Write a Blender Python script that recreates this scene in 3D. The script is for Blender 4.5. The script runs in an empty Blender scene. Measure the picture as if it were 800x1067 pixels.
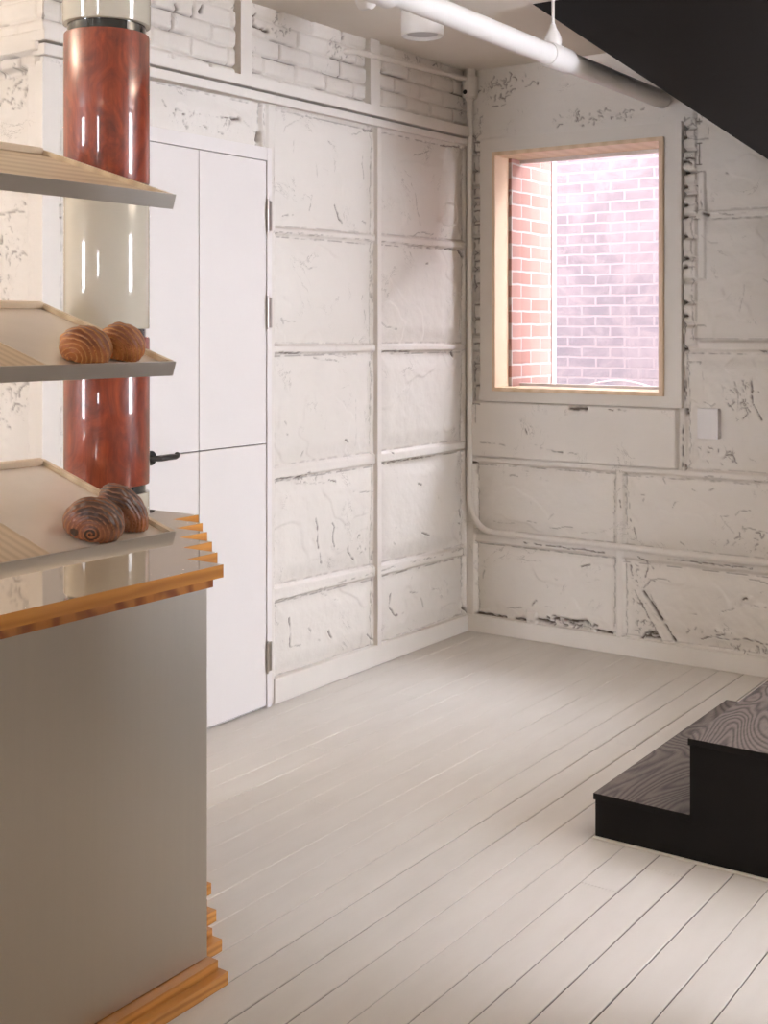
import bpy, bmesh, math, random
import numpy as np
from mathutils import Vector, Matrix
random.seed(4)
S = bpy.context.scene
COL = S.collection
PI = math.pi
SKY, LAMP, EXPO = 27.0, 50.0, 0.16

# ------------------------------------------------------------------ materials
def new_mat(name):
    m = bpy.data.materials.new(name); m.use_nodes = True
    nt = m.node_tree; nt.nodes.clear()
    out = nt.nodes.new('ShaderNodeOutputMaterial')
    b = nt.nodes.new('ShaderNodeBsdfPrincipled')
    nt.links.new(b.outputs[0], out.inputs[0])
    return m, nt, b, out
def N(nt, t, **kw):
    n = nt.nodes.new(t)
    for k, v in kw.items():
        if hasattr(n, k): setattr(n, k, v)
        else: n.inputs[k].default_value = v
    return n
def ramp(nt, fac, stops):
    r = nt.nodes.new('ShaderNodeValToRGB'); e = r.color_ramp.elements
    while len(e) < len(stops): e.new(0.5)
    for i, (p, c) in enumerate(stops): e[i].position = p; e[i].color = (*c, 1) if len(c) == 3 else c
    nt.links.new(fac, r.inputs[0]); return r
def mixc(nt, fac, a, b):
    m = nt.nodes.new('ShaderNodeMix'); m.data_type = 'RGBA'
    for s, v in ((0, fac), (6, a), (7, b)):
        if isinstance(v, bpy.types.NodeSocket): nt.links.new(v, m.inputs[s])
        else: m.inputs[s].default_value = v if s == 0 else (*v, 1)
    return m.outputs[2]
def bump(nt, b, h, strength=.3, dist=.01):
    n = nt.nodes.new('ShaderNodeBump'); n.inputs['Strength'].default_value = strength; n.inputs['Distance'].default_value = dist
    nt.links.new(h, n.inputs['Height']); nt.links.new(n.outputs[0], b.inputs['Normal'])
def coords(nt, scale=(1, 1, 1), kind='Object', rot=(0, 0, 0)):
    c = nt.nodes.new('ShaderNodeTexCoord'); m = nt.nodes.new('ShaderNodeMapping')
    m.inputs['Scale'].default_value = scale; m.inputs['Rotation'].default_value = rot
    nt.links.new(c.outputs[kind], m.inputs[0]); return m.outputs[0]
def noise(nt, vec, scale, detail=4, rough=.6, dist=0):
    n = N(nt, 'ShaderNodeTexNoise'); n.inputs['Scale'].default_value = scale; n.inputs['Detail'].default_value = detail
    n.inputs['Roughness'].default_value = rough; n.inputs['Distortion'].default_value = dist
    nt.links.new(vec, n.inputs['Vector']); return n.outputs[0]
def plain(name, col, rough=.5, metal=0, coat=0, bumps=None, var=0, spec=.5):
    m, nt, b, o = new_mat(name); b.inputs['Specular IOR Level'].default_value = spec
    b.inputs['Roughness'].default_value = rough; b.inputs['Metallic'].default_value = metal
    b.inputs['Coat Weight'].default_value = coat
    v = coords(nt)
    f = noise(nt, v, 9, 5)
    a = tuple(min(1, c * (1 - var)) for c in col); c2 = tuple(min(1, c * (1 + var)) for c in col)
    nt.links.new(ramp(nt, f, [(.3, a), (.7, c2)]).outputs[0], b.inputs['Base Color'])
    if bumps: bump(nt, b, noise(nt, v, bumps[0], 4), bumps[1], .004)
    return m

WALL_C = (.80, .765, .715)
def wall_paint():
    m, nt, b, o = new_mat('chipped white wall paint')
    v = coords(nt)
    at = N(nt, 'ShaderNodeAttribute', attribute_name='dirt')
    ro = N(nt, 'ShaderNodeAttribute', attribute_name='rough')
    base = ramp(nt, noise(nt, v, 3.0, 6, .65), [(.3, tuple(c * .965 for c in WALL_C)), (.7, WALL_C)]).outputs[0]
    # fine dirty specks, only where the plaster is rough
    sp = noise(nt, v, 55, 5, .75, .6)
    spr = ramp(nt, sp, [(.60, (0, 0, 0)), (.68, (1, 1, 1))]).outputs[0]
    mu = N(nt, 'ShaderNodeMath', operation='MULTIPLY'); nt.links.new(spr, mu.inputs[0]); nt.links.new(ro.outputs['Fac'], mu.inputs[1])
    # hairline wear: thin contours of a warped noise, broken up
    hn = noise(nt, v, 4.2, 7, .68, 1.2)
    hl = ramp(nt, hn, [(.492, (0, 0, 0)), (.499, (1, 1, 1)), (.501, (1, 1, 1)), (.508, (0, 0, 0))]).outputs[0]
    hm = ramp(nt, noise(nt, v, 6.5, 3, .5), [(.56, (0, 0, 0)), (.66, (.5, .5, .5))]).outputs[0]
    m2 = N(nt, 'ShaderNodeMath', operation='MULTIPLY'); nt.links.new(hl, m2.inputs[0]); nt.links.new(hm, m2.inputs[1])
    mx = N(nt, 'ShaderNodeMath', operation='MAXIMUM'); nt.links.new(at.outputs['Fac'], mx.inputs[0]); nt.links.new(mu.outputs[0], mx.inputs[1])
    m3 = N(nt, 'ShaderNodeMath', operation='MAXIMUM'); nt.links.new(mx.outputs[0], m3.inputs[0]); nt.links.new(m2.outputs[0], m3.inputs[1])
    nt.links.new(mixc(nt, m3.outputs[0], base, (.10, .075, .055)), b.inputs['Base Color'])
    b.inputs['Roughness'].default_value = .62
    bump(nt, b, noise(nt, v, 26, 7, .65), .4, .006)
    return m
M = {}
M['wall'] = wall_paint()
M['smooth_wall'] = plain('smooth white wall paint', WALL_C, .6, bumps=(40, .1), var=.015)
M['trim'] = plain('white gloss trim paint', (.79, .755, .705), .42, bumps=(26, .12), var=.015)
M['casing'] = plain('white casing paint', (.76, .725, .67), .5, bumps=(30, .06), var=.012)
M['ceiling'] = plain('ceiling paint', (.87, .835, .78), .65, bumps=(12, .15), var=.01)
M['door'] = plain('white door lacquer', (.82, .79, .775), .4, var=.006)
M['pipe'] = plain('pipe paint', (.80, .765, .715), .35, bumps=(30, .1), var=.02)
M['sprinkler'] = plain('white pipe paint', (.80, .79, .785), .35, bumps=(30, .05), var=.015)
M['black'] = plain('matte black paint', (.0065, .0055, .005), .6, bumps=(60, .05), var=.25, spec=.12)
M['dark'] = plain('dark recess', (.02, .018, .016), .8)
M['gunmetal'] = plain('dark steel', (.05, .05, .05), .35, metal=.8)
M['hinge'] = plain('satin steel', (.55, .53, .50), .35, metal=1)
M['white_plastic'] = plain('white plastic', (.80, .78, .775), .4)
M['cream'] = plain('glossy cream lacquer', (.64, .60, .50), .10, coat=1, var=.02)
M['blackring'] = plain('gloss black ring', (.01, .012, .011), .12, coat=1)
M['concrete'] = plain('alley concrete', (.5, .48, .45), .9, var=.1)
M['glow'] = None

def black_stair_panel():
    m, nt, b, o = new_mat('worn black stair paint')
    v = coords(nt)
    s = ramp(nt, noise(nt, v, 70, 3, .6), [(.72, (.0095, .0085, .0085)), (.82, (.045, .043, .045))]).outputs[0]
    nt.links.new(s, b.inputs['Base Color']); b.inputs['Specular IOR Level'].default_value = .1
    nt.links.new(ramp(nt, noise(nt, v, 3, 5), [(.3, (.34,) * 3), (.7, (.5,) * 3)]).outputs[0], b.inputs['Roughness'])
    bump(nt, b, noise(nt, coords(nt, (1, 1, 3)), 14, 6), .15, .006)
    return m
M['stair_panel'] = black_stair_panel()

def wood(name, c1, c2, scale=(1, 1, 1), rings=9, rough=.5, coat=0, dist=3.0, bmp=.05, axis='X', nscale=1.2, c3=None):
    m, nt, b, o = new_mat(name)
    v = coords(nt, scale)
    w = N(nt, 'ShaderNodeTexWave', wave_type='BANDS', bands_direction=axis)
    w.inputs['Scale'].default_value = rings; w.inputs['Distortion'].default_value = dist
    w.inputs['Detail'].default_value = 3; w.inputs['Detail Scale'].default_value = nscale; w.inputs['Detail Roughness'].default_value = .55
    nt.links.new(v, w.inputs[0])
    f = noise(nt, v, 30, 4, .6)
    a = N(nt, 'ShaderNodeMath', operation='MULTIPLY_ADD'); nt.links.new(f, a.inputs[0]); a.inputs[1].default_value = .35
    nt.links.new(w.outputs['Fac'], a.inputs[2])
    st = [(.15, c1), (1.1 if c3 is None else .7, c2)]
    if c3: st.append((1.0, c3))
    r = ramp(nt, a.outputs[0], st)
    nt.links.new(r.outputs[0], b.inputs['Base Color'])
    b.inputs['Roughness'].default_value = rough; b.inputs['Coat Weight'].default_value = coat; b.inputs['Coat Roughness'].default_value = .05
    bump(nt, b, a.outputs[0], bmp, .004)
    return m
M['ply'] = wood('honey oiled wood edge', (.40, .155, .022), (.56, .25, .045), (3, .6, 5), 2.2, .3, .4, dist=5, bmp=.01, axis='Z')
M['ply2'] = wood('figured honey wood edge', (.26, .075, .014), (.50, .20, .04), (1, 1, .6), 8, .3, .4, dist=7, bmp=.01, axis='DIAGONAL')
M['base'] = wood('honey wood base slats', (.36, .145, .028), (.54, .25, .06), (3, .8, 8), 2.2, .32, .4, dist=4, bmp=.02, axis='Z')
M['tray'] = wood('pale ash tray', (.62, .50, .36), (.76, .64, .48), (1, .35, 1), 5, .42, .1, dist=1.2, bmp=.03, axis='X')
M['planks'] = wood('pale slatted ash', (.58, .47, .34), (.70, .58, .44), (.2, 1, 1), 13, .5, 0, dist=2.2, bmp=.04, axis='Y')
M['window_wood'] = wood('pale maple frame', (.66, .49, .32), (.75, .58, .41), (1, 1, .25), 4, .45, .2, dist=1.5, bmp=.02, axis='X')
M['sheet'] = plain('parchment sheet', (.80, .74, .67), .2, coat=.4, var=.03)
M['tread'] = None

def tread_mat():
    m, nt, b, o = new_mat('ebonised open grain tread')
    v = coords(nt, (1, .22, 1))
    n1 = noise(nt, coords(nt, (1, .30, 1)), 4.0, 1.5, .45, .5)
    k = N(nt, 'ShaderNodeMath', operation='MULTIPLY'); nt.links.new(n1, k.inputs[0]); k.inputs[1].default_value = 215
    sn = N(nt, 'ShaderNodeMath', operation='SINE'); nt.links.new(k.outputs[0], sn.inputs[0])
    w = N(nt, 'ShaderNodeMath', operation='MULTIPLY_ADD'); nt.links.new(sn.outputs[0], w.inputs[0]); w.inputs[1].default_value = .42; w.inputs[2].default_value = .66
    f = noise(nt, coords(nt, (6, 1, 1)), 22, 4, .7)
    a = N(nt, 'ShaderNodeMath', operation='MULTIPLY'); nt.links.new(w.outputs[0], a.inputs[0]); nt.links.new(f, a.inputs[1])
    r = ramp(nt, a.outputs[0], [(.08, (.016, .012, .011)), (.18, (.075, .060, .054)), (.5, (.15, .126, .115))])
    nt.links.new(r.outputs[0], b.inputs['Base Color'])
    b.inputs['Roughness'].default_value = .5; b.inputs['Specular IOR Level'].default_value = .3
    bump(nt, b, a.outputs[0], .5, .004)
    return m
M['tread'] = tread_mat()

def steel(name, col, rough, scale):
    m, nt, b, o = new_mat(name)
    v = coords(nt, scale)
    f = noise(nt, v, 60, 5, .7)
    nt.links.new(ramp(nt, f, [(.2, tuple(c * .93 for c in col)), (.8, col)]).outputs[0], b.inputs['Base Color'])
    b.inputs['Metallic'].default_value = 1
    nt.links.new(ramp(nt, f, [(.2, (rough * .85,) * 3), (.8, (rough * 1.15,) * 3)]).outputs[0], b.inputs['Roughness'])
    b.inputs['Anisotropic'].default_value = .4
    return m
M['steel_panel'] = steel('brushed steel panel', (.66, .62, .555), .45, (1, 1, .04))
M['tray_steel'] = steel('brushed tray edge steel', (.66, .635, .60), .42, (1, .04, 1))
def counter_gloss():
    m, nt, b, o = new_mat('polished resin counter surface')
    b.inputs['Base Color'].default_value = (.85, .78, .70, 1); b.inputs['Metallic'].default_value = .82
    nt.links.new(ramp(nt, noise(nt, coords(nt), 5, 3), [(.3, (.02,) * 3), (.7, (.05,) * 3)]).outputs[0], b.inputs['Roughness'])
    return m
M['counter_top'] = counter_gloss()

def burl():
    m, nt, b, o = new_mat('lacquered red burl veneer')
    v = coords(nt, (1, 1, .45))
    f = noise(nt, v, 16, 8, .68, 1.6)
    r = ramp(nt, f, [(.28, (.09, .011, .005)), (.5, (.24, .034, .011)), (.72, (.38, .072, .02))])
    g = noise(nt, coords(nt, (6, 6, .35)), 9, 4, .6)
    gr = ramp(nt, g, [(.35, (.55, .5, .5)), (.6, (1, 1, 1))])
    mm = nt.nodes.new('ShaderNodeMix'); mm.data_type = 'RGBA'; mm.blend_type = 'MULTIPLY'; mm.inputs[0].default_value = .6
    nt.links.new(r.outputs[0], mm.inputs[6]); nt.links.new(gr.outputs[0], mm.inputs[7])
    nt.links.new(mm.outputs[2], b.inputs['Base Color'])
    b.inputs['Roughness'].default_value = .35; b.inputs['Coat Weight'].default_value = 1; b.inputs['Coat Roughness'].default_value = .02
    b.inputs['Coat IOR'].default_value = 1.6
    return m
M['burl'] = burl()

def brick(name, c1, c2, mort, rot, bw=.215, rh=.068, ms=.008, fade=None, rough=.85):
    m, nt, b, o = new_mat(name)
    v = coords(nt, (1, 1, 1), 'Object', rot)
    t = N(nt, 'ShaderNodeTexBrick'); t.offset = .5
    for k, val in (('Scale', 1), ('Mortar Size', ms), ('Mortar Smooth', .2), ('Brick Width', bw), ('Row Height', rh), ('Bias', -.1)):
        t.inputs[k].default_value = val
    t.inputs['Color1'].default_value = (*c1, 1); t.inputs['Color2'].default_value = (*c2, 1); t.inputs['Mortar'].default_value = (*mort, 1)
    wv = N(nt, 'ShaderNodeVectorMath', operation='MULTIPLY_ADD')
    nn = N(nt, 'ShaderNodeTexNoise'); nn.inputs['Scale'].default_value = 9; nt.links.new(v, nn.inputs['Vector'])
    nt.links.new(nn.outputs['Color'], wv.inputs[0]); wv.inputs[1].default_value = (.012, .012, .012); nt.links.new(v, wv.inputs[2])
    nt.links.new(wv.outputs[0], t.inputs['Vector'])
    c = t.outputs['Color']
    if fade:
        f = ramp(nt, noise(nt, v, 2.6, 7, .7, .8), [(.42, (0, 0, 0)), (.60, (.85, .85, .85))]).outputs[0]
        c = mixc(nt, f, c, fade)
    nt.links.new(c, b.inputs['Base Color']); b.inputs['Roughness'].default_value = rough
    inv = N(nt, 'ShaderNodeMath', operation='SUBTRACT'); inv.inputs[0].default_value = 1; nt.links.new(t.outputs['Fac'], inv.inputs[1])
    bump(nt, b, inv.outputs[0], .5, .008)
    return m
M['red_brick_side'] = brick('red brick reveal', (.30, .155, .125), (.37, .21, .175), (.42, .37, .34), (0, -PI / 2, -PI / 2), .2, .0665, .0055)
M['pale_brick'] = brick('sun bleached pale brick', (.225, .24, .275), (.265, .275, .31), (.44, .425, .455), (-PI / 2, 0, 0), .19, .0635, .0065, fade=(.385, .385, .415))

def glass():
    m = bpy.data.materials.new('window glass'); m.use_nodes = True; nt = m.node_tree; nt.nodes.clear()
    o = nt.nodes.new('ShaderNodeOutputMaterial'); t = nt.nodes.new('ShaderNodeBsdfTransparent'); g = nt.nodes.new('ShaderNodeBsdfGlossy')
    g.inputs['Roughness'].default_value = 0; t.inputs[0].default_value = (.97, .97, .975, 1)
    x = nt.nodes.new('ShaderNodeMixShader'); x.inputs[0].default_value = .04
    nt.links.new(t.outputs[0], x.inputs[1]); nt.links.new(g.outputs[0], x.inputs[2]); nt.links.new(x.outputs[0], o.inputs[0])
    return m
M['glass'] = glass()

# ------------------------------------------------------------------ mesh helpers
def link(name, me, mat, parent=None, smooth=False):
    o = bpy.data.objects.new(name, me); COL.objects.link(o)
    if mat is not None: me.materials.append(mat)
    if smooth:
        for p in me.polygons: p.use_smooth = True
    if parent is not None: o.parent = parent
    return o
def from_bm(name, bm, mat, parent=None, smooth=False):
    bmesh.ops.recalc_face_normals(bm, faces=bm.faces)
    me = bpy.data.meshes.new(name); bm.to_mesh(me); bm.free()
    return link(name, me, mat, parent, smooth)
def add_box(bm, x0, x1, y0, y1, z0, z1, bev=0, Mx=None):
    vs = [bm.verts.new((x, y, z)) for x in (x0, x1) for y in (y0, y1) for z in (z0, z1)]
    if Mx is not None:
        for v in vs: v.co = Mx @ v.co
    f = [(0, 1, 3, 2), (4, 6, 7, 5), (0, 4, 5, 1), (2, 3, 7, 6), (0, 2, 6, 4), (1, 5, 7, 3)]
    fs = [bm.faces.new([vs[i] for i in q]) for q in f]
    if bev:
        es = list({e for q in fs for e in q.edges})
        bmesh.ops.bevel(bm, geom=es, offset=bev, segments=2, affect='EDGES', profile=.6)
def box(name, x0, x1, y0, y1, z0, z1, mat, parent=None, bev=0):
    bm = bmesh.new(); add_box(bm, x0, x1, y0, y1, z0, z1, bev); return from_bm(name, bm, mat, parent)
def prism(bm, pts, z0, z1, bev=0):
    a = [bm.verts.new((x, y, z0)) for x, y in pts]; b = [bm.verts.new((x, y, z1)) for x, y in pts]
    n = len(pts); fs = [bm.faces.new(a[::-1]), bm.faces.new(b)]
    for i in range(n): fs.append(bm.faces.new((a[i], a[(i + 1) % n], b[(i + 1) % n], b[i])))
    if bev: bmesh.ops.bevel(bm, geom=list({e for q in fs for e in q.edges}), offset=bev, segments=1, affect='EDGES')
    return fs
def tube(bm, pts, r, seg=14, rads=None):
    pts = [Vector(p) for p in pts]; rings = []; up = None
    for i, p in enumerate(pts):
        d = (pts[min(i + 1, len(pts) - 1)] - pts[max(i - 1, 0)]).normalized()
        if up is None: up = d.orthogonal().normalized()
        up = (up - d * up.dot(d)).normalized(); s = d.cross(up); rr = rads[i] if rads else r
        rings.append([bm.verts.new(p + (up * math.cos(2 * PI * k / seg) + s * math.sin(2 * PI * k / seg)) * rr) for k in range(seg)])
    for a, b in zip(rings, rings[1:]):
        for k in range(seg): bm.faces.new((a[k], a[(k + 1) % seg], b[(k + 1) % seg], b[k]))
    bm.faces.new(rings[0][::-1]); bm.faces.new(rings[-1])
def lathe(bm, prof, cx, cy, seg=64):
    rings = [[bm.verts.new((cx + r * math.cos(2 * PI * k / seg), cy + r * math.sin(2 * PI * k / seg), z)) for k in range(seg)] for r, z in prof]
    for a, b in zip(rings, rings[1:]):
        for k in range(seg): bm.faces.new((a[k], a[(k + 1) % seg], b[(k + 1) % seg], b[k]))
    bm.faces.new(rings[0][::-1]); bm.faces.new(rings[-1])
def smooth_by_angle(o, ang=40):
    me = o.data; me.polygons.foreach_set('use_smooth', [True] * len(me.polygons))
    me.set_sharp_from_angle(angle=math.radians(ang))
def tag(o, label=None, cat=None, group=None, kind=None):
    if label: o['label'] = label
    if cat: o['category'] = cat
    if group: o['group'] = group
    if kind: o['kind'] = kind
    return o
def struct(o, label, cat): return tag(o, label, cat, kind='structure')
def empty(name, loc=(0, 0, 0)):
    o = bpy.data.objects.new(name, None); COL.objects.link(o); o.location = loc; o.empty_display_size = .05
    return o
def arc(cx, cy, r, a0, a1, n): return [(cx + r * math.cos(a0 + (a1 - a0) * i / n), cy + r * math.sin(a0 + (a1 - a0) * i / n)) for i in range(n + 1)]

# ------------------------------------------------------------------ numpy noise
RNG = np.random.RandomState(7)
LAT = RNG.rand(256, 256).astype(np.float32)
def vnoise(x, y, seed=0):
    x = x + seed * 17.3; y = y + seed * 9.1
    xi = np.floor(x).astype(int); yi = np.floor(y).astype(int); fx = x - xi; fy = y - yi
    fx = fx * fx * (3 - 2 * fx); fy = fy * fy * (3 - 2 * fy)
    a = LAT[xi & 255, yi & 255]; b = LAT[(xi + 1) & 255, yi & 255]; c = LAT[xi & 255, (yi + 1) & 255]; d = LAT[(xi + 1) & 255, (yi + 1) & 255]
    return (a * (1 - fx) + b * fx) * (1 - fy) + (c * (1 - fx) + d * fx) * fy
def fbm(x, y, o=4, seed=0, g=.5):
    s = 0; a = 1; t = 0
    for i in range(o): s = s + a * vnoise(x * 2 ** i, y * 2 ** i, seed + i); t += a; a *= g
    return s / t * 2 - 1
def sst(e0, e1, x): t = np.clip((x - e0) / (e1 - e0), 0, 1); return t * t * (3 - 2 * t)

class Relief:
    """a plastered wall as a height field: u along the wall, v up, h out into the room"""
    def __init__(s, u0, u1, v0, v1, step):
        s.nu = int(round((u1 - u0) / step)) + 1; s.nv = int(round((v1 - v0) / step)) + 1
        s.u, s.v = np.meshgrid(np.linspace(u0, u1, s.nu), np.linspace(v0, v1, s.nv))
        s.h = np.zeros_like(s.u); s.d = np.zeros_like(s.u); s.r = np.zeros_like(s.u); s.step = step; s.late = []
        s.wu = s.u + .010 * fbm(s.u * 9, s.v * 9, 3, 5); s.wv = s.v + .010 * fbm(s.u * 9, s.v * 9, 3, 8)
    def mask(s, u0, u1, v0, v1, soft=.004, warp=0, va=0, vb=0):
        """rectangle mask; v0/v1 may slope: + va*u, + vb*u"""
        U = s.u + warp * (s.wu - s.u) / .010 * .01; V = s.v + warp * (s.wv - s.v) / .010 * .01
        a = v0 + va * s.u; b = v1 + vb * s.u
        return sst(u0 - soft, u0 + soft, U) * sst(-u1 - soft, -u1 + soft, -U) * sst(-soft, soft, V - a) * sst(-soft, soft, b - V)
    def panel(s, u0, u1, v0, v1, depth=.016, bulge=.016, rough=.006, seed=0, va=0, vb=0):
        """a plaster infill panel, sunk at its edges and bellied in the middle"""
        m = s.mask(u0, u1, v0, v1, .005, .35, va, vb)
        a = v0 + va * s.u; b = v1 + vb * s.u
        eu = np.clip(np.minimum(s.u - u0, u1 - s.u), 0, 9); ev = np.clip(np.minimum(s.v - a, b - s.v), 0, 9)
        e = np.minimum(eu, ev) + .012 * fbm(s.u * 7, s.v * 7, 3, seed + 2)
        body = -depth + bulge * sst(0, .09, e) + rough * fbm(s.u * 3.3, s.v * 3.3, 5, seed, .55) + .35 * rough * np.abs(fbm(s.u * 11, s.v * 11, 4, seed + 4))
        # trowelled ledges
        q = fbm(s.u * 2.1 + .3 * s.v, s.v * 2.6, 4, seed + 11); body += .0035 * sst(-.02, .02, q) + .003 * sst(-.015, .015, q - .3)
        s.h = s.h * (1 - m) + body * m
        c0, c1 = v0 + va * u0, v0 + va * u1; d0, d1 = v1 + vb * u0, v1 + vb * u1; g = .012
        for k, q in enumerate(([u0 + g, c0, u0 + g * .6, d0], [u1 - g, c1, u1 - g * .6, d1], [u0, d0 - g, u1, d1 - g], [u0, c0 + g * .7, u1, c1 + g * .7])):
            s.late.append((q, .0021, .004, (.5, .5, .55, .3)[k], .4 if k < 2 else .15, seed + k, .008 if k < 2 else .0022))
        s.r = np.maximum(s.r * (1 - m), .28 * m * sst(.03, .0, e) * sst(-.2, .5, fbm(s.u * 6, s.v * 6, 2, seed + 3)))
    def bricks(s, u0, u1, v0, v1, bw=.215, bh=.078, mort=.008, base=-.02, seed=0, dirt=.75, bulge=.006, slope=0):
        m = s.mask(u0, u1, v0, v1, .004)
        U = s.u + .35 * (s.wu - s.u); V = s.v + .35 * (s.wv - s.v) - slope * s.u
        row = np.floor((V - v0) / bh); off = (row % 2) * bw * .5 + .03 * vnoise(row * 3.7, row * 0 + seed)
        cu = (U - u0 + off) / bw; ci = np.floor(cu)
        du = np.abs(cu - ci - .5) * bw; dv = np.abs((V - v0) / bh - row - .5) * bh
        eu = bw / 2 - du; ev = bh / 2 - dv; e = np.minimum(eu, ev)
        jit = (LAT[(ci.astype(int) * 7 + seed) & 255, (row.astype(int) * 13 + seed) & 255] - .5)
        body = base + bulge * sst(0, .016, e) + .007 * jit + .0045 * fbm(s.u * 22, s.v * 22, 5, seed, .6)
        gate = sst(.02, .28, fbm(s.u * 5, s.v * 8, 3, seed + 9))
        gm = sst(mort * .8, mort * .2, e)
        body -= .012 * gm * (.35 + gate)
        s.h = s.h * (1 - m) + body * m
        s.d = np.maximum(s.d * (1 - m), dirt * m * np.clip(gate * 1.3, 0, 1) * sst(mort * .36, mort * .10, e))
        s.r *= (1 - m)
    def flat(s, u0, u1, v0, v1, h, va=0, vb=0, soft=.003, n=.0008):
        m = s.mask(u0, u1, v0, v1, soft, .08, va, vb)
        s.h = s.h * (1 - m) + (h + n * fbm(s.u * 14, s.v * 14, 3, 3)) * m; s.d *= (1 - m); s.r *= (1 - m)
    def crack(s, pts, width=.003, depth=.008, dirt=.9, brk=.3, seed=0, warp=.006):
        P = np.array(pts).reshape(-1, 2)
        pad = width * 4 + .02
        iu = (s.u[0] > P[:, 0].min() - pad) & (s.u[0] < P[:, 0].max() + pad); iv = (s.v[:, 0] > P[:, 1].min() - pad) & (s.v[:, 0] < P[:, 1].max() + pad)
        if not iu.any() or not iv.any(): return
        a0, a1 = np.where(iv)[0][[0, -1]]; b0, b1 = np.where(iu)[0][[0, -1]]; sl = (slice(a0, a1 + 1), slice(b0, b1 + 1))
        U, V = s.u[sl], s.v[sl]; Uw = U + warp * fbm(U * 40, V * 40, 3, seed); Vw = V + warp * fbm(U * 40, V * 40, 3, seed + 5)
        D = np.full(U.shape, 9.)
        for (x0, y0), (x1, y1) in zip(P, P[1:]):
            L = max((x1 - x0) ** 2 + (y1 - y0) ** 2, 1e-9); t = np.clip(((Uw - x0) * (x1 - x0) + (Vw - y0) * (y1 - y0)) / L, 0, 1)
            D = np.minimum(D, np.hypot(Uw - x0 - t * (x1 - x0), Vw - y0 - t * (y1 - y0)))
        w = width * (.55 + .9 * vnoise(U * 60, V * 60, seed + 3)); g = sst(-brk - .25, -brk + .25, fbm(U * 30, V * 30, 2, seed + 7))
        k = np.exp(-(D / w) ** 2) * g
        s.h[sl] -= depth * k; s.h[sl] += .25 * depth * np.exp(-((D - 2.6 * w) / (1.4 * w)) ** 2) * g
        s.d[sl] = np.maximum(s.d[sl], dirt * np.clip(k * 1.3, 0, 1))
    def chips(s, cu, cv, ru, rv, n, seed=0, size=.022, kind=(.0024, .006, .75), rough=.5):
        R = random.Random(seed)
        for i in range(n):
            a = R.random() * 2 * PI; q = math.sqrt(R.random()); u = cu + ru * q * math.cos(a); v = cv + rv * q * math.sin(a)
            t = R.random() * PI; l = size * (.4 + R.random())
            pts = [u, v, u + l * math.cos(t), v + l * math.sin(t)]
            if R.random() < .5: t += R.choice((-1, 1)) * 1.2; pts += [pts[2] + l * .7 * math.cos(t), pts[3] + l * .7 * math.sin(t)]
            s.crack(pts, kind[0], kind[1], kind[2] * (.6 + .4 * R.random()), .2, i + seed)
        e = ((s.u - cu) / (ru * 1.1)) ** 2 + ((s.v - cv) / (rv * 1.1)) ** 2
        s.r = np.maximum(s.r, rough * sst(1.1, .4, e)); s.h += -.004 * sst(1.0, .3, e) * np.abs(fbm(s.u * 30, s.v * 30, 3, seed))
    def cracks(s, lst):
        for a in s.late: s.crack(*a)
        K = {'t': (.0019, .002, .26, .05), 'm': (.0022, .003, .50, .10), 'd': (.0027, .006, .85, .25), 'w': (.0056, .016, 1.0, .5)}
        for i, (k, p) in enumerate(lst): s.crack(p, *K[k], seed=i)
    def build(s, name, place, mat, holes=(), flip=False):
        """place(u, v, h) -> x, y, z arrays"""
        x, y, z = place(s.u, s.v, s.h); co = np.stack([x, y, z], -1).reshape(-1, 3)
        idx = np.arange(s.nu * s.nv).reshape(s.nv, s.nu)
        q = np.stack([idx[:-1, :-1], idx[:-1, 1:], idx[1:, 1:], idx[1:, :-1]], -1)
        cu = (s.u[:-1, :-1] + s.u[1:, 1:]) / 2; cv = (s.v[:-1, :-1] + s.v[1:, 1:]) / 2; keep = np.ones(cu.shape, bool)
        for (a, b, c, d) in holes: keep &= ~((cu > a) & (cu < b) & (cv > c) & (cv < d))
        q = q[keep]
        if flip: q = q[:, ::-1]
        me = bpy.data.meshes.new(name); nf = len(q)
        me.vertices.add(len(co)); me.vertices.foreach_set('co', co.astype(np.float32).ravel())
        me.loops.add(nf * 4); me.loops.foreach_set('vertex_index', q.astype(np.int32).ravel())
        me.polygons.add(nf); me.polygons.foreach_set('loop_start', np.arange(0, nf * 4, 4, dtype=np.int32))
        me.update(calc_edges=True); me.polygons.foreach_set('use_smooth', np.ones(nf, bool))
        for nm, arr in (('dirt', s.d), ('rough', s.r)):
            a = me.attributes.new(nm, 'FLOAT', 'POINT'); a.data.foreach_set('value', np.clip(arr, 0, 1).astype(np.float32).ravel())
        me.validate(); return link(name, me, mat)
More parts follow.
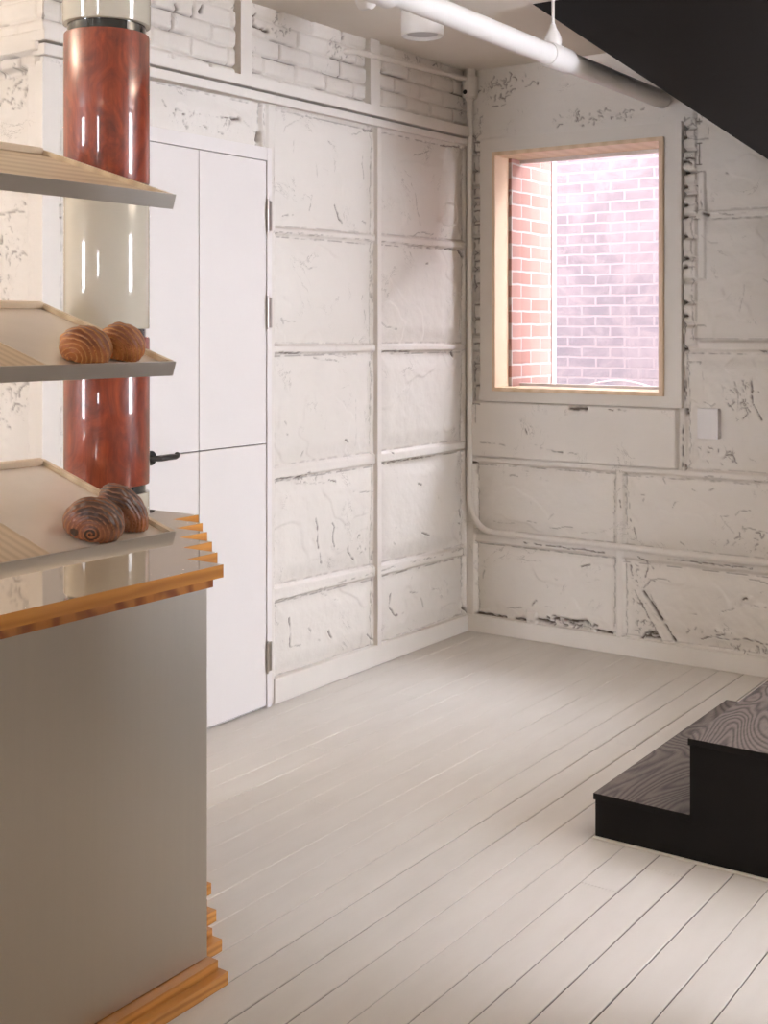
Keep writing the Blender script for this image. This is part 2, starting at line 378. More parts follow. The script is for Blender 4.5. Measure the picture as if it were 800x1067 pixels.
CRACKS_LEFT = [
    ("t", [-1.442,2.298,-1.433,2.322,-1.371,2.351,-1.307,2.379]),
    ("t", [-1.28,2.388,-0.969,2.383]),
    ("d", [-0.876,2.378,-0.801,2.383]),
    ("m", [-0.969,2.347,-0.896,2.371]),
    ("t", [-1.38,2.273,-1.385,2.215]),
    ("t", [-1.233,2.198,-1.22,2.142]),
    ("t", [-1.099,2.213,-1.104,2.165]),
    ("m", [-0.896,2.284,-0.903,2.234,-0.89,2.163]),
    ("m", [-1.147,2.301,-1.108,2.28]),
    ("d", [-1.099,2.03,-1.079,1.984,-1.045,1.957]),
    ("m", [-1.265,2.022,-1.272,1.993]),
    ("d", [-1.195,1.976,-1.182,1.983]),
    ("m", [-1.442,1.958,-1.371,1.974]),
    ("m", [-0.903,1.979,-0.876,1.969]),
    ("t", [-1.52,2.178,-1.515,2.123,-1.52,2.057,-1.508,1.991]),
    ("m", [-0.769,2.348,-0.763,2.281]),
    ("t", [-0.78,2.124,-0.776,2.075]),
    ("m", [-0.511,2.174,-0.476,2.126,-0.459,2.05,-0.429,1.987]),
    ("m", [-0.488,1.931,-0.44,1.954,-0.295,1.956,-0.245,1.946]),
    ("m", [-0.488,2.312,-0.393,2.336,-0.332,2.356]),
    ("m", [-0.052,2.354,-0.06,2.189,-0.045,2.081,-0.052,1.944]),
    ("t", [-0.534,2.383,-0.295,2.393]),
    ("d", [-0.233,2.39,-0.066,2.401]),
    ("w", [-0.797,1.93,-0.791,2.012]),
    ("m", [-1.307,1.772,-1.283,1.752,-1.224,1.764]),
    ("m", [-1.442,1.526,-1.451,1.545]),
    ("t", [-1.46,1.537,-1.371,1.529]),
    ("m", [-0.876,1.583,-0.869,1.547,-0.882,1.504]),
    ("m", [-0.896,1.65,-0.903,1.632]),
    ("m", [-0.747,1.529,-0.719,1.51]),
    ("m", [-0.715,1.51,-0.637,1.5]),
    ("d", [-0.381,1.809,-0.364,1.81]),
    ("w", [-0.079,1.886,-0.039,1.861]),
    ("w", [-0.066,1.552,-0.071,1.491]),
    ("w", [-0.144,1.389,-0.131,1.369]),
    ("m", [-0.052,1.32,-0.039,1.278,-0.06,1.17,-0.039,1.059,-0.052,0.95]),
    ("d", [-1.512,1.407,-1.317,1.401]),
    ("t", [-1.317,1.401,-1.108,1.392,-1.009,1.378]),
    ("m", [-1.298,1.389,-1.166,1.37,-1.049,1.361]),
    ("d", [-0.758,1.399,-0.523,1.395]),
    ("d", [-0.833,1.357,-0.833,1.338]),
    ("t", [-0.865,1.29,-0.855,1.229]),
    ("t", [-0.948,1.196,-0.948,0.991]),
    ("m", [-1.442,1.124,-1.421,1.1]),
    ("m", [-1.433,1.078,-1.425,1.07]),
    ("d", [-1.029,1.021,-1.005,1.005]),
    ("m", [-1.317,0.996,-1.331,0.963]),
    ("d", [-0.681,0.939,-0.666,0.932]),
    ("m", [-0.511,1.858,-0.488,1.82]),
    ("t", [-0.769,1.721,-0.758,1.659]),
    ("t", [-1.512,1.785,-1.503,1.675,-1.515,1.586]),
    ("m", [-1.52,1.889,-1.186,1.894,-0.801,1.895,-0.052,1.894]),  # rail underline: shadow below the rail, painted as a dark line
    ("m", [-0.812,1.867,-0.818,1.645,-0.806,1.449]),
    ("d", [-1.52,0.896,-1.371,0.895,-1.28,0.893]),
    ("m", [-1.28,0.893,-1.049,0.892]),
    ("t", [-1.371,0.87,-1.261,0.854,-1.147,0.854]),
    ("d", [-1.147,0.86,-1.099,0.849]),
    ("m", [-1.049,0.832,-1.009,0.798,-0.928,0.783,-0.812,0.777]),
    ("t", [-0.823,0.883,-0.823,0.778]),
    ("t", [-1.503,0.817,-1.512,0.752,-1.508,0.674]),
    ("d", [-1.242,0.707,-1.227,0.659,-1.233,0.614,-1.214,0.565,-1.195,0.51]),
    ("d", [-1.124,0.675,-1.108,0.656,-1.124,0.622,-1.112,0.574]),
    ("d", [-1.009,0.565,-1.005,0.534,-0.958,0.492]),
    ("t", [-1.089,0.564,-1.009,0.541]),
    ("t", [-0.865,0.71,-0.861,0.636,-0.869,0.588]),
    ("m", [-0.844,0.548,-0.812,0.531,-0.818,0.47]),
    ("d", [-0.758,0.893,-0.603,0.895,-0.393,0.892]),
    ("d", [-0.452,0.772,-0.421,0.765]),
    ("w", [-0.071,0.601,-0.06,0.572]),
    ("d", [-0.097,0.545,-0.045,0.534]),
    ("d", [-0.066,0.5,-0.06,0.486]),
    ("d", [-0.417,0.537,-0.356,0.519]),
    ("m", [-0.659,0.528,-0.644,0.513]),
    ("d", [-0.06,0.411,-0.045,0.34,-0.052,0.286]),
    ("m", [-1.52,0.411,-1.307,0.396,-1.108,0.414,-0.844,0.415]),
    ("m", [-0.844,0.415,-0.557,0.416,-0.195,0.41,-0.034,0.414]),
    ("m", [-0.827,0.413,-0.818,0.335,-0.806,0.259,-0.806,0.136]),
    ("d", [-1.41,0.324,-1.403,0.255,-1.403,0.204]),
    ("m", [-1.403,0.204,-1.326,0.194]),
    ("m", [-1.28,0.259,-1.265,0.239]),
    ("m", [-1.214,0.194,-1.176,0.175]),
    ("d", [-1.147,0.216,-1.124,0.185]),
    ("d", [-0.865,0.148,-0.812,0.112]),
    ("d", [-0.769,0.128,-0.763,0.096]),
    ("d", [-0.681,0.299,-0.697,0.239,-0.648,0.192,-0.569,0.19]),
    ("m", [-0.523,0.274,-0.452,0.266,-0.412,0.187]),
    ("t", [-1.242,0.407,-1.049,0.327]),
    ("d", [-1.495,0.386,-1.469,0.379]),
    ("w", [-0.045,0.118,-0.007,0.084]),
    ("m", [-1.52,0.102,-1.317,0.095,-1.049,0.089,-0.938,0.093,-0.801,0.089,-0.344,0.08,-0.039,0.085]),
    ("d", [-2.06,2.301,-2.027,2.305]),
    ("d", [-2.023,2.292,-2.011,2.291]),
    ("m", [-2.129,2.323,-2.111,2.306]),
    ("t", [-2.125,2.333,-2.129,2.349,-2.106,2.365]),
    ("m", [-2.013,2.27,-2.004,2.255,-1.99,2.241]),
    ("t", [-1.975,2.299,-1.917,2.297,-1.828,2.306]),
    ("d", [-1.823,2.307,-1.777,2.312]),
    ("w", [-1.761,2.31,-1.709,2.312]),
    ("m", [-1.725,2.327,-1.72,2.311]),
    ("m", [-1.787,2.305,-1.797,2.276]),
    ("t", [-1.693,2.311,-1.64,2.29,-1.597,2.278]),
    ("m", [-1.564,2.386,-1.569,2.349,-1.566,2.314]),
    ("w", [-1.591,2.275,-1.597,2.217]),
    ("d", [-1.651,2.683,-1.629,2.708,-1.602,2.746]),
    ("w", [-1.629,2.691,-1.586,2.69,-1.531,2.692]),
    ("w", [-1.927,2.682,-1.917,2.708]),
    ("w", [-2.06,2.681,-2.051,2.666]),
    ("m", [-1.746,2.74,-1.735,2.753,-1.683,2.769]),
]
CRACKS_BACK = [
    ("w", [0.586,1.126,0.664,1.128]),
    ("d", [0.779,1.129,0.805,1.13]),
    ("d", [0.83,1.13,0.865,1.131]),
    ("d", [0.348,1.041,0.353,0.992]),
    ("m", [0.095,0.942,0.178,0.939,0.241,0.935]),
    ("t", [0.365,0.934,0.413,0.953]),
    ("d", [0.427,0.926,0.494,0.924,0.54,0.915]),
    ("m", [0.54,0.915,0.626,0.916]),
    ("w", [0.027,0.839,0.051,0.84]),
    ("t", [0.304,0.812,0.345,0.807]),
    ("m", [0.213,0.782,0.297,0.785]),
    ("m", [0.413,0.789,0.433,0.772,0.5,0.777]),
    ("d", [0.754,0.841,0.795,0.842]),
    ("m", [0.703,0.815,0.709,0.839]),
    ("t", [0.359,0.67,0.365,0.64]),
    ("t", [0.454,0.587,0.48,0.619]),
    ("m", [0.338,0.567,0.372,0.574,0.427,0.548,0.514,0.553,0.547,0.562,0.619,0.562]),
    ("t", [0.149,0.554,0.276,0.55]),
    ("t", [0.626,0.543,0.729,0.55,0.779,0.58]),
    ("m", [0.779,0.644,0.789,0.651]),
    ("d", [0.823,0.712,0.827,0.683]),
    ("d", [0.626,0.382,0.667,0.395]),
    ("t", [0.651,0.379,0.703,0.414]),
    ("d", [0.324,0.468,0.44,0.465,0.56,0.462,0.639,0.463,0.748,0.46]),
    ("t", [0.276,0.379,0.413,0.384]),
    ("m", [0.085,0.268,0.095,0.307]),
    ("m", [0.227,0.136,0.304,0.148]),
    ("d", [0.365,0.166,0.386,0.193]),
    ("t", [0.427,0.168,0.547,0.174]),
    ("t", [0.447,0.309,0.5,0.309]),
    ("t", [0.027,0.425,0.049,0.352,0.051,0.227]),
    ("w", [0.056,0.087,0.106,0.086,0.213,0.088]),
    ("w", [0.269,0.086,0.334,0.089]),
    ("w", [0.393,0.103,0.47,0.095]),
    ("w", [0.703,0.091,0.779,0.087]),
    ("d", [0.476,0.114,0.476,0.078]),
    ("w", [0.476,0.114,0.573,0.115,0.651,0.128,0.671,0.11]),
    ("d", [0.573,0.109,0.58,0.083]),
    ("m", [1.113,0.841,1.19,0.842,1.266,0.85]),
    ("d", [1.45,0.841,1.504,0.841]),
    ("m", [0.828,0.813,0.843,0.776,0.859,0.748,0.866,0.673]),
    ("d", [0.823,0.707,0.828,0.679]),
    ("d", [0.869,0.621,0.894,0.58,0.902,0.538]),
    ("d", [1.026,0.826,1.036,0.799]),
    ("m", [0.925,0.739,0.95,0.746,0.935,0.716]),
    ("m", [1.074,0.699,1.093,0.724,1.137,0.734]),
    ("m", [1.166,0.785,1.228,0.764]),
    ("m", [1.237,0.785,1.289,0.798]),
    ("m", [1.298,0.671,1.359,0.686,1.377,0.705,1.428,0.711]),
    ("t", [1.298,0.671,1.35,0.612,1.396,0.589]),
    ("m", [1.368,0.628,1.423,0.633,1.504,0.622]),
    ("d", [1.377,0.552,1.385,0.588]),
    ("m", [1.34,0.552,1.368,0.569]),
    ("m", [1.113,0.544,1.142,0.514]),
    ("d", [0.914,0.459,0.95,0.443,0.955,0.397,0.945,0.367]),
    ("d", [0.96,0.444,0.98,0.409]),
    ("d", [0.872,0.411,0.884,0.365]),
    ("m", [0.965,0.36,1.034,0.373,1.083,0.355]),
    ("d", [1.059,0.461,1.122,0.463,1.218,0.462,1.34,0.464,1.441,0.462]),  # shadow line below the conduit, painted like a dark crack
    ("d", [0.899,0.296,0.995,0.147,1.024,0.095]),
    ("w", [0.94,0.305,0.995,0.232,1.034,0.181,1.085,0.099]),
    ("m", [0.97,0.295,1.01,0.234,1.024,0.198]),
    ("w", [0.925,0.081,0.945,0.108,0.995,0.13,1.022,0.1]),
    ("w", [0.945,0.095,1.01,0.101]),
    ("w", [0.96,0.11,1.0,0.115]),
    ("m", [0.894,0.115,0.955,0.133]),
    ("w", [1.396,0.323,1.412,0.328]),
    ("m", [1.419,0.407,1.469,0.408,1.504,0.403]),
    ("m", [1.45,0.343,1.487,0.37]),
    ("m", [1.432,0.298,1.504,0.301]),
    ("m", [1.132,0.222,1.19,0.231]),
    ("m", [1.303,0.257,1.359,0.276]),
    ("t", [1.368,0.343,1.364,0.297]),
    ("d", [1.28,0.149,1.313,0.158]),
    ("d", [1.204,0.125,1.275,0.139,1.34,0.135,1.405,0.147,1.504,0.138]),
    ("d", [1.414,0.082,1.504,0.078]),
    ("t", [1.209,0.066,1.414,0.078]),
    ("d", [0.818,0.08,0.864,0.082]),
    ("d", [1.135,2.429,1.142,2.353]),
    ("m", [1.242,2.411,1.246,2.345]),
    ("m", [1.15,2.35,1.242,2.345]),
    ("w", [1.144,2.261,1.175,2.261]),
    ("w", [1.15,2.249,1.166,2.24]),
    ("m", [1.142,2.197,1.212,2.199]),
    ("m", [1.142,2.133,1.158,2.126]),
    ("d", [1.213,2.133,1.215,2.007]),
    ("w", [1.22,2.011,1.235,2.007]),
    ("m", [1.273,2.018,1.341,2.003,1.451,2.016]),
    ("m", [1.326,2.184,1.336,2.179]),
    ("t", [1.212,1.918,1.258,1.879,1.348,1.883]),
    ("t", [1.392,1.896,1.415,1.909]),
    ("t", [1.407,1.721,1.4,1.649,1.378,1.576]),
    ("d", [1.488,1.712,1.506,1.704]),
    ("m", [1.189,1.518,1.227,1.515]),
    ("m", [1.15,1.354,1.204,1.355,1.22,1.281]),
    ("m", [1.363,1.27,1.378,1.183,1.37,1.125]),
    ("d", [1.437,1.286,1.437,1.185,1.48,1.107]),
    ("m", [1.392,1.154,1.437,1.17]),
    ("m", [1.22,1.178,1.258,1.157,1.288,1.18]),
    ("t", [1.303,1.269,1.311,1.195]),
    ("t", [1.204,0.97,1.22,0.926]),
    ("m", [1.303,1.005,1.333,0.933,1.363,0.92]),
    ("t", [1.407,0.952,1.466,0.912]),
    ("d", [1.473,1.405,1.506,1.403]),
    ("w", [1.138,1.145,1.139,1.123]),
    ("w", [1.135,0.891,1.138,0.874]),
    ("d", [1.135,1.533,1.138,1.414]),
    ("d", [1.136,1.294,1.135,1.16]),
]

# ------------------------------------------------------------------ camera
F_PX = 1310.0
cam = bpy.data.cameras.new('camera'); camo = bpy.data.objects.new('camera', cam); COL.objects.link(camo)
cam.sensor_fit = 'VERTICAL'; cam.sensor_height = 36; cam.sensor_width = 27
cam.lens = F_PX / 1067 * 36; cam.shift_y = -(533.5 - 343) / 1067; cam.clip_start = .05
camo.location = (3.234, -5.397, 1.5); camo.rotation_euler = (PI / 2, 0, math.radians(34.73))
S.camera = camo
S.view_settings.view_transform = 'Standard'; S.view_settings.look = 'None'; S.view_settings.exposure = 0; S.view_settings.gamma = 1
S.view_settings.use_curve_mapping = False
S.cycles.use_denoising = True; S.cycles.max_bounces = 9; S.cycles.diffuse_bounces = 6; S.cycles.glossy_bounces = 4
S.cycles.transparent_max_bounces = 8; S.cycles.sample_clamp_indirect = 3

CEIL = 2.785
# ------------------------------------------------------------------ wall_left
YL = -2.673
W = Relief(YL, 0, 0, CEIL + .02, .0045)
W.h += .003 * fbm(W.u * 4, W.v * 4, 4, 1)
W.bricks(YL, 0, 2.44, CEIL + .02, .205, .073, .009, -.012, seed=2, dirt=.8)
W.flat(YL, 0, 0, 2.44, 0)
W.flat(-1.556, -1.50, 0, 2.40, .010)
# panels between rails (v edges slope a little along the wall)
US = ((-1.51, -.816), (-.772, -.035))
def lin(vl, vr): k = (vr - vl) / 1.483; return vl + k * 1.52, k     # value at u=-1.52 -> at u=-.037, as a + k*u
rows = [((1.907, 1.934), (2.395, 2.405)), ((1.435, 1.424), (1.884, 1.901)), ((.943, .942), (1.404, 1.397)), ((.464, .417), (.897, .904)), ((.09, .08), (.41, .379))]
sd = 20
for (lo, hi) in rows:
    a, ka = lin(*lo); b, kb = lin(*hi)
    for (u0, u1) in US:
        W.panel(u0, u1, a, b, .014, .013, .006, sd, ka, kb); sd += 3
W.panel(-2.35, -1.58, 2.21, 2.40, .02, .016, .009, 61)
for vz in ((1.884, 1.907, 1.901, 1.934), (1.404, 1.435, 1.397, 1.424), (.897, .943, .904, .942), (.41, .464, .379, .417)):
    a, ka = lin(vz[0], vz[2]); b, kb = lin(vz[1], vz[3]); W.flat(-1.52, -.03, a, b, .008, ka, kb)
W.flat(-.03, .01, 0, 2.40, .004)
W.flat(YL, -2.40, 0, 2.38, 0.0)
W.crack([-2.60, 2.2, -2.60, .1], .0022, .003, .3, .1, 3)
W.crack([-2.64, 2.3, -2.64, .9], .0022, .003, .25, .1, 4)
W.flat(-2.632, -2.60, 1.872, 1.906, -.012); W.crack([-2.634, 1.87, -2.634, 1.908, -2.60, 1.908], .003, .003, .8, .9); W.crack([-2.634, 1.870, -2.60, 1.868], .003, .003, .9, .9)
W.cracks(CRACKS_LEFT)
W.chips(-1.45, 2.72, .06, .05, 16, 5); W.chips(-1.06, 2.70, .08, .05, 18, 6)
W.chips(-.35, 2.74, .30, .03, 14, 8); W.chips(-1.3, .875, .12, .03, 10, 9, .012); W.chips(-.9, .55, .05, .05, 7, 10, .012)
W.chips(-.05, 2.6, .035, .12, 12, 31)
W.chips(-1.9, 2.27, .2, .04, 7, 12, .02)
wl = W.build('wall_left', lambda u, v, h: (h, u, v), M['wall'], holes=[(-2.33, -1.60, .01, 2.14)])
struct(wl, 'painted white plaster and brick wall beside the white door, on the left', 'wall')

# ------------------------------------------------------------------ wall_back
B = Relief(0, 1.80, 0, CEIL + .02, .0045)
B.h += .004 * fbm(B.u * 4, B.v * 4, 4, 9)
B.flat(0, 1.8, 2.44, CEIL + .02, 0, n=.003)
B.bricks(.0, .10, 1.14, 2.44, .3, .082, .010, -.014, seed=5, dirt=.0, bulge=.012)
B.bricks(1.12, 1.21, 1.95, 2.44, .19, .095, .012, -.012, seed=8, dirt=.9, bulge=.018)
B.panel(1.175, 1.82, 2.02, 2.50, .014, .016, .008, 71)
B.panel(1.16, 1.82, 1.45, 2.0, .014, .014, .010, 75)
B.panel(1.14, 1.82, .870, 1.405, .014, .016, .014, 79)
B.bricks(1.12, 1.185, 1.42, 2.44, .5, .098, .012, -.010, seed=8, dirt=.0, bulge=.018)
B.flat(1.196, 1.228, 1.72, 2.20, .012); B.flat(1.20, 1.82, 1.408, 1.445, .010)
B.flat(1.235, 1.50, 1.985, 2.015, -.012)
B.panel(.05, .80, .50, .842, .012, .014, .006, 83); B.panel(.842, 1.82, .50, .838, .012, .012, .011, 87)
B.panel(.05, .80, .085, .45, .012, .014, .006, 91); B.panel(.842, 1.82, .085, .44, .012, .013, .012, 95)
B.flat(0, 1.82, .842, .868, .012, 0, 0); B.flat(0, 1.82, .445, .490, .010)
B.flat(.806, .840, 0, .842, .014); B.flat(0, .048, 0, .9, .016)
B.flat(.335, .385, .06, .135, .012)
B.flat(.033, 1.104, .872, 1.143, .036, n=.0015)
# broken brick hole above the baseboard and the leaning stud
B.bricks(.47, .66, .085, .125, .09, .04, .008, -.03, seed=3, dirt=1.0)
t = ((B.u - .918) * (1.052 - .918) + (B.v - .300) * (.088 - .300)) / ((1.052 - .918) ** 2 + .212 ** 2)
n_ = (B.u - .918) * .212 / .2508 + (B.v - .300) * .134 / .2508
ms = sst(-.02, .02, t) * sst(-.02, .02, 1.05 - t) * sst(.021, .016, np.abs(n_)); B.h = B.h * (1 - ms) + .012 * ms; B.r *= (1 - ms)
B.cracks(CRACKS_BACK)
for i, v in enumerate([2.426, 2.38, 2.152, 2.086, 2.018, 1.949, 1.838, 1.726, 1.621, 1.548, 1.429, 1.328, 1.218, 1.13]):
    B.crack([.042, v, .062, v + .002, .089, v + .001], .0030, .008, .85, .75, i, .002)
    if i % 3 == 1: B.crack([.066, v, .066, v - .09], .0024, .006, .6, .4, i + 40, .002)
B.crack([.0415, 1.15, .0415, 2.42], .0030, .008, .75, .05, 77, .002)
for i, v in enumerate([2.354, 2.249, 2.2, 2.134, 2.053, 1.998, 1.914, 1.816, 1.774, 1.62, 1.557, 1.411]):
    B.crack([1.127, v, 1.140, v + .002], .0075, .018, 1, .9, i + 60, .003); B.crack([1.135, v, 1.178, v + .004], .0020, .004, .45, .2, i + 80, .003)
B.crack([1.128, 1.22, 1.128, 2.42], .0030, .010, .85, .25, 17, .002); B.crack([1.122, .88, 1.122, 1.15], .0035, .010, .9, .1, 18, .002)
B.chips(.16, 2.66, .10, .07, 34, 14); B.chips(.30, 2.70, .16, .03, 10, 15); B.chips(.70, 2.49, .26, .032, 46, 16, .016)
B.chips(.92, .30, .05, .13, 12, 17, .02); B.chips(.95, .13, .07, .035, 14, 18, .015); B.chips(1.45, .1, .12, .02, 16, 19, .014)
B.chips(1.38, 1.20, .07, .12, 14, 20, .03); B.chips(1.42, .56, .14, .05, 12, 21, .03); B.chips(1.28, .95, .10, .05, 12, 22, .025)
B.chips(1.25, .15, .12, .02, 10, 23, .015); B.chips(1.15, 2.42, .05, .02, 6, 24)
B.chips(.55, .10, .14, .02, 12, 25, .02, (.004, .012, 1))
B.chips(.06, 2.5, .04, .1, 12, 26)
wb = B.build('wall_back', lambda u, v, h: (u, -h, v), M['wall'], holes=[(.13, 1.08, 1.17, 2.40)], flip=True)
struct(wb, 'painted white plaster wall with the window, behind the black stairs', 'wall')
# plain continuation of the back wall beyond the frame
o = box('wall_back', 1.795, 5.4, 0.0, .08, 0, CEIL + .02, M['smooth_wall']); struct(o, 'smooth white end of the window wall behind the stairs, right of the picture', 'wall')

# ------------------------------------------------------------------ recess wall left of the column
R_ = Relief(-1.6, 0, 0, CEIL + .02, .006)
R_.h += .003 * fbm(R_.u * 4, R_.v * 4, 4, 31)
R_.bricks(-1.6, 0, 2.44, CEIL + .02, .21, .075, .009, -.012, seed=12, dirt=.85)
R_.flat(-1.6, 0, 2.40, 2.47, .028); R_.bricks(-1.6, -.02, 2.34, 2.40, .1, .06, .006, .004, seed=14)
R_.panel(-.75, -.075, .1, 2.36, .02, .02, .014, 101); R_.panel(-1.6, -.8, .1, 2.36, .02, .02, .012, 105)
R_.flat(-.07, .0, 0, 2.36, .006)
R_.chips(-.13, 2.28, .05, .08, 22, 41, .03); R_.chips(-.2, 1.6, .05, .12, 10, 42, .03); R_.chips(-.13, 1.30, .05, .10, 22, 43, .025)
R_.chips(-.2, 1.25, .06, .09, 14, 44, .02); R_.chips(-.3, 1.8, .2, .3, 30, 45, .03); R_.chips(-.16, 1.75, .05, .03, 10, 46, .02)
R_.crack([-.23, 1.885, -.11, 1.892], .003, .004, .6, .3)
R_.crack([-.07, 2.35, -.07, .3], .0028, .004, .4, .0)
rw = R_.build('wall_recess', lambda u, v, h: (u, YL - h, v), M['wall'], flip=True)
struct(rw, 'stained white plaster return wall with brick top, behind the display trays', 'wall')

# ------------------------------------------------------------------ rest of the shell (out of the picture, lights the room)
RX, RY = 5.3, -7.9
o = box('wall_recess', -1.7, -1.6, RY, YL + .1, 0, CEIL + .02, M['smooth_wall']); struct(o, 'plain white wall behind the counter, left of the picture', 'wall')
bm = bmesh.new()
add_box(bm, RX, RX + .12, RY, .1, 0, .95); add_box(bm, RX, RX + .12, RY, .1, 2.66, CEIL + .02)
add_box(bm, RX, RX + .12, -.75, .1, .55, 2.66); add_box(bm, RX, RX + .12, RY, -2.1, .55, 2.66)  # unseen side opening, placed and sized for the daylight it lets in
add_box(bm, 2.75, RX, -2.66, -2.58, 0, CEIL + .01)  # unseen fin, added to keep side daylight off the near floor
o = from_bm('wall_right', bm, M['smooth_wall']); struct(o, 'white side wall with tall windows, right of the picture', 'wall')
bm = bmesh.new()
add_box(bm, -1.7, RX + .12, RY - .12, RY, 0, .5); add_box(bm, -1.7, RX + .12, RY - .12, RY, 2.5, CEIL + .02)
add_box(bm, -1.7, -.9, RY - .12, RY, .5, 2.5); add_box(bm, -.2, 2.85, RY - .12, RY, .5, 2.5); add_box(bm, -.9, -.2, RY - .12, RY, .5, .8); add_box(bm, 2.85, 3.2, RY - .12, RY, .5, 1.3); add_box(bm, 3.2, RX + .12, RY - .12, RY, .5, 2.5)  # two unseen openings, added for daylight on the column and trays
o = from_bm('wall_front', bm, M['smooth_wall']); struct(o, 'white shop front wall with two windows, behind the viewer', 'wall')
o = box('ceiling', -1.75, RX + .15, RY - .15, .12, CEIL, CEIL + .15, M['ceiling']); struct(o, 'plain white painted ceiling', 'ceiling')

# ------------------------------------------------------------------ floor boards
def floor():
    bm = bmesh.new(); R = random.Random(3); pitch = .108; x = 1.404 - pitch * 29; i = 0
    special = {4: -1.83}
    while x < RX + .1:
        gap = R.choice((.0012, .0016, .0022, .003, .0038)) if x > .9 else R.choice((.0006, .0008, .0012, .0016))
        if x > 1.1 and R.random() < .35: gap = .0042
        cuts = [RY - .1]; y = RY + R.random() * 2.5
        while y < .02:
            if not (x > .3 and y > -3.6 and R.random() < .55): cuts.append(y)
            y += 1.7 + R.random() * 2.2
        k = round((x - 1.404) / pitch)
        if k == -9: cuts.append(-1.83)
        if k == 3: cuts.append(-2.29)
        if k == 0: cuts.append(-1.0)
        cuts = sorted(c for c in cuts if c < -.05) + [.05]
        for a, b in zip(cuts, cuts[1:]):
            g2 = max(.0004, gap * (.6 + .6 * R.random())); dz = R.uniform(-.0007, .0007)
            xa, xb = x + g2 / 2, x + pitch - g2 / 2; bv = .0012
            n = max(1, int((b - a) / .6)); ya, yb = a + .0006, b - .0006
            prof = [(xa, -.012), (xa, -bv), (xa + bv, 0), (xb - bv, 0), (xb, -bv), (xb, -.012)]
            ringsv = []
            for j in range(n + 1):
                yy = ya + (yb - ya) * j / n; w = .0012 * math.sin(yy * 1.7 + k) + .0006 * math.sin(yy * 4.1 + 2 * k)
                ringsv.append([bm.verts.new((px + w * .5, yy, pz + dz)) for px, pz in prof])
            for r0, r1 in zip(ringsv, ringsv[1:]):
                for q in range(5): bm.faces.new((r0[q], r1[q], r1[q + 1], r0[q + 1]))
            bm.faces.new(ringsv[0]); bm.faces.new(ringsv[-1][::-1])
        x += pitch
    add_box(bm, -1.75, RX + .15, RY - .15, .12, -.10, -.012)
    return from_bm('floor', bm, floor_mat())
def floor_mat():
    m, nt, b, o = new_mat('worn white floor paint')
    v = coords(nt, (3, .7, 1))
    c = ramp(nt, noise(nt, v, 2.5, 6, .6), [(.3, (.70, .668, .628)), (.7, (.77, .74, .70))]).outputs[0]
    # darker in the seams: anything below the board tops
    g = N(nt, 'ShaderNodeNewGeometry'); sx = N(nt, 'ShaderNodeSeparateXYZ'); nt.links.new(g.outputs['Position'], sx.inputs[0])
    r = ramp(nt, sx.outputs['Z'], [(0, (0, 0, 0)), (.5, (1, 1, 1))]); mr = N(nt, 'ShaderNodeMapRange')
    mr.inputs['From Min'].default_value = -.0065; mr.inputs['From Max'].default_value = -.0018; nt.links.new(sx.outputs['Z'], mr.inputs['Value'])
    nt.links.new(mixc(nt, mr.outputs[0], (.07, .055, .042), c), b.inputs['Base Color'])
    nt.nodes.remove(r)
    nt.links.new(ramp(nt, noise(nt, v, 6, 4), [(.3, (.30,) * 3), (.7, (.46,) * 3)]).outputs[0], b.inputs['Roughness'])
    bump(nt, b, noise(nt, coords(nt, (6, 1, 1)), 14, 5), .12, .004)
    return m
struct(floor(), 'white painted narrow plank floor', 'floor')

# ------------------------------------------------------------------ baseboards, beams, posts
def wedge(name, pts, mat, label, cat='baseboard', bev=.002, d=None):
    """pts: 8 corners given as two quads"""
    bm = bmesh.new(); a = [bm.verts.new(p) for p in pts[:4]]; b = [bm.verts.new(p) for p in pts[4:]]
    fs = [bm.faces.new(a), bm.faces.new(b[::-1])] + [bm.faces.new((a[i], b[i], b[(i + 1) % 4], a[(i + 1) % 4])) for i in range(4)]
    bmesh.ops.bevel(bm, geom=list({e for f in fs for e in f.edges}), offset=bev, segments=2, affect='EDGES')
    return struct(from_bm(name, bm, mat), label, cat)
def along_y(name, y0, y1, x1, za0, za1, zb0, zb1, mat, label, cat='beam', x0=-.03):
    return wedge(name, [(x0, y0, za0), (x1, y0, za0), (x1, y0, za1), (x0, y0, za1), (x0, y1, zb0), (x1, y1, zb0), (x1, y1, zb1), (x0, y1, zb1)], mat, label, cat)
along_y('baseboard_left', -1.52, -.001, .018, .001, .102, .001, .080, M['trim'], 'white baseboard under the left plaster wall', 'baseboard')
o = box('baseboard_back', 0, 5.3, -.022, .03, .001, .083, M['trim'], bev=.003); struct(o, 'white baseboard under the window wall', 'baseboard')
o = box('baseboard_recess', -1.6, 0, YL - .02, YL + .02, .001, .10, M['trim'], bev=.003); struct(o, 'white baseboard under the return wall behind the counter', 'baseboard')
along_y('trim_1', YL - .03, -.03, .042, 2.431, 2.464, 2.450, 2.500, M['trim'], 'upper white horizontal beam under the bricks of the left wall')
along_y('trim_2', YL - .02, -.03, .030, 2.388, 2.424, 2.410, 2.440, M['trim'], 'lower white horizontal beam under the bricks of the left wall')
o = box('trim_3', -.02, .024, -1.733, -1.666, 2.455, CEIL, M['trim'], bev=.003); struct(o, 'short white post between bricks above the door', 'post')
o = box('trim_4', -.02, .026, -.872, -.800, 2.478, CEIL, M['trim'], bev=.003); struct(o, 'short white post between bricks nearer the corner', 'post')
o = box('trim_5', -.02, .022, -.812, -.782, .09, 2.40, M['trim'], bev=.003); struct(o, 'thin white upright stud between the plaster panels of the left wall', 'post')
bm = bmesh.new()    # flat casing board with the window opening cut out
for q in ((.089, 1.126, 2.35, 2.430), (.089, 1.126, 1.147, 1.215), (.089, .18, 1.215, 2.35), (1.032, 1.126, 1.215, 2.35)):
    add_box(bm, q[0], q[1], -.028, .03, q[2], q[3])
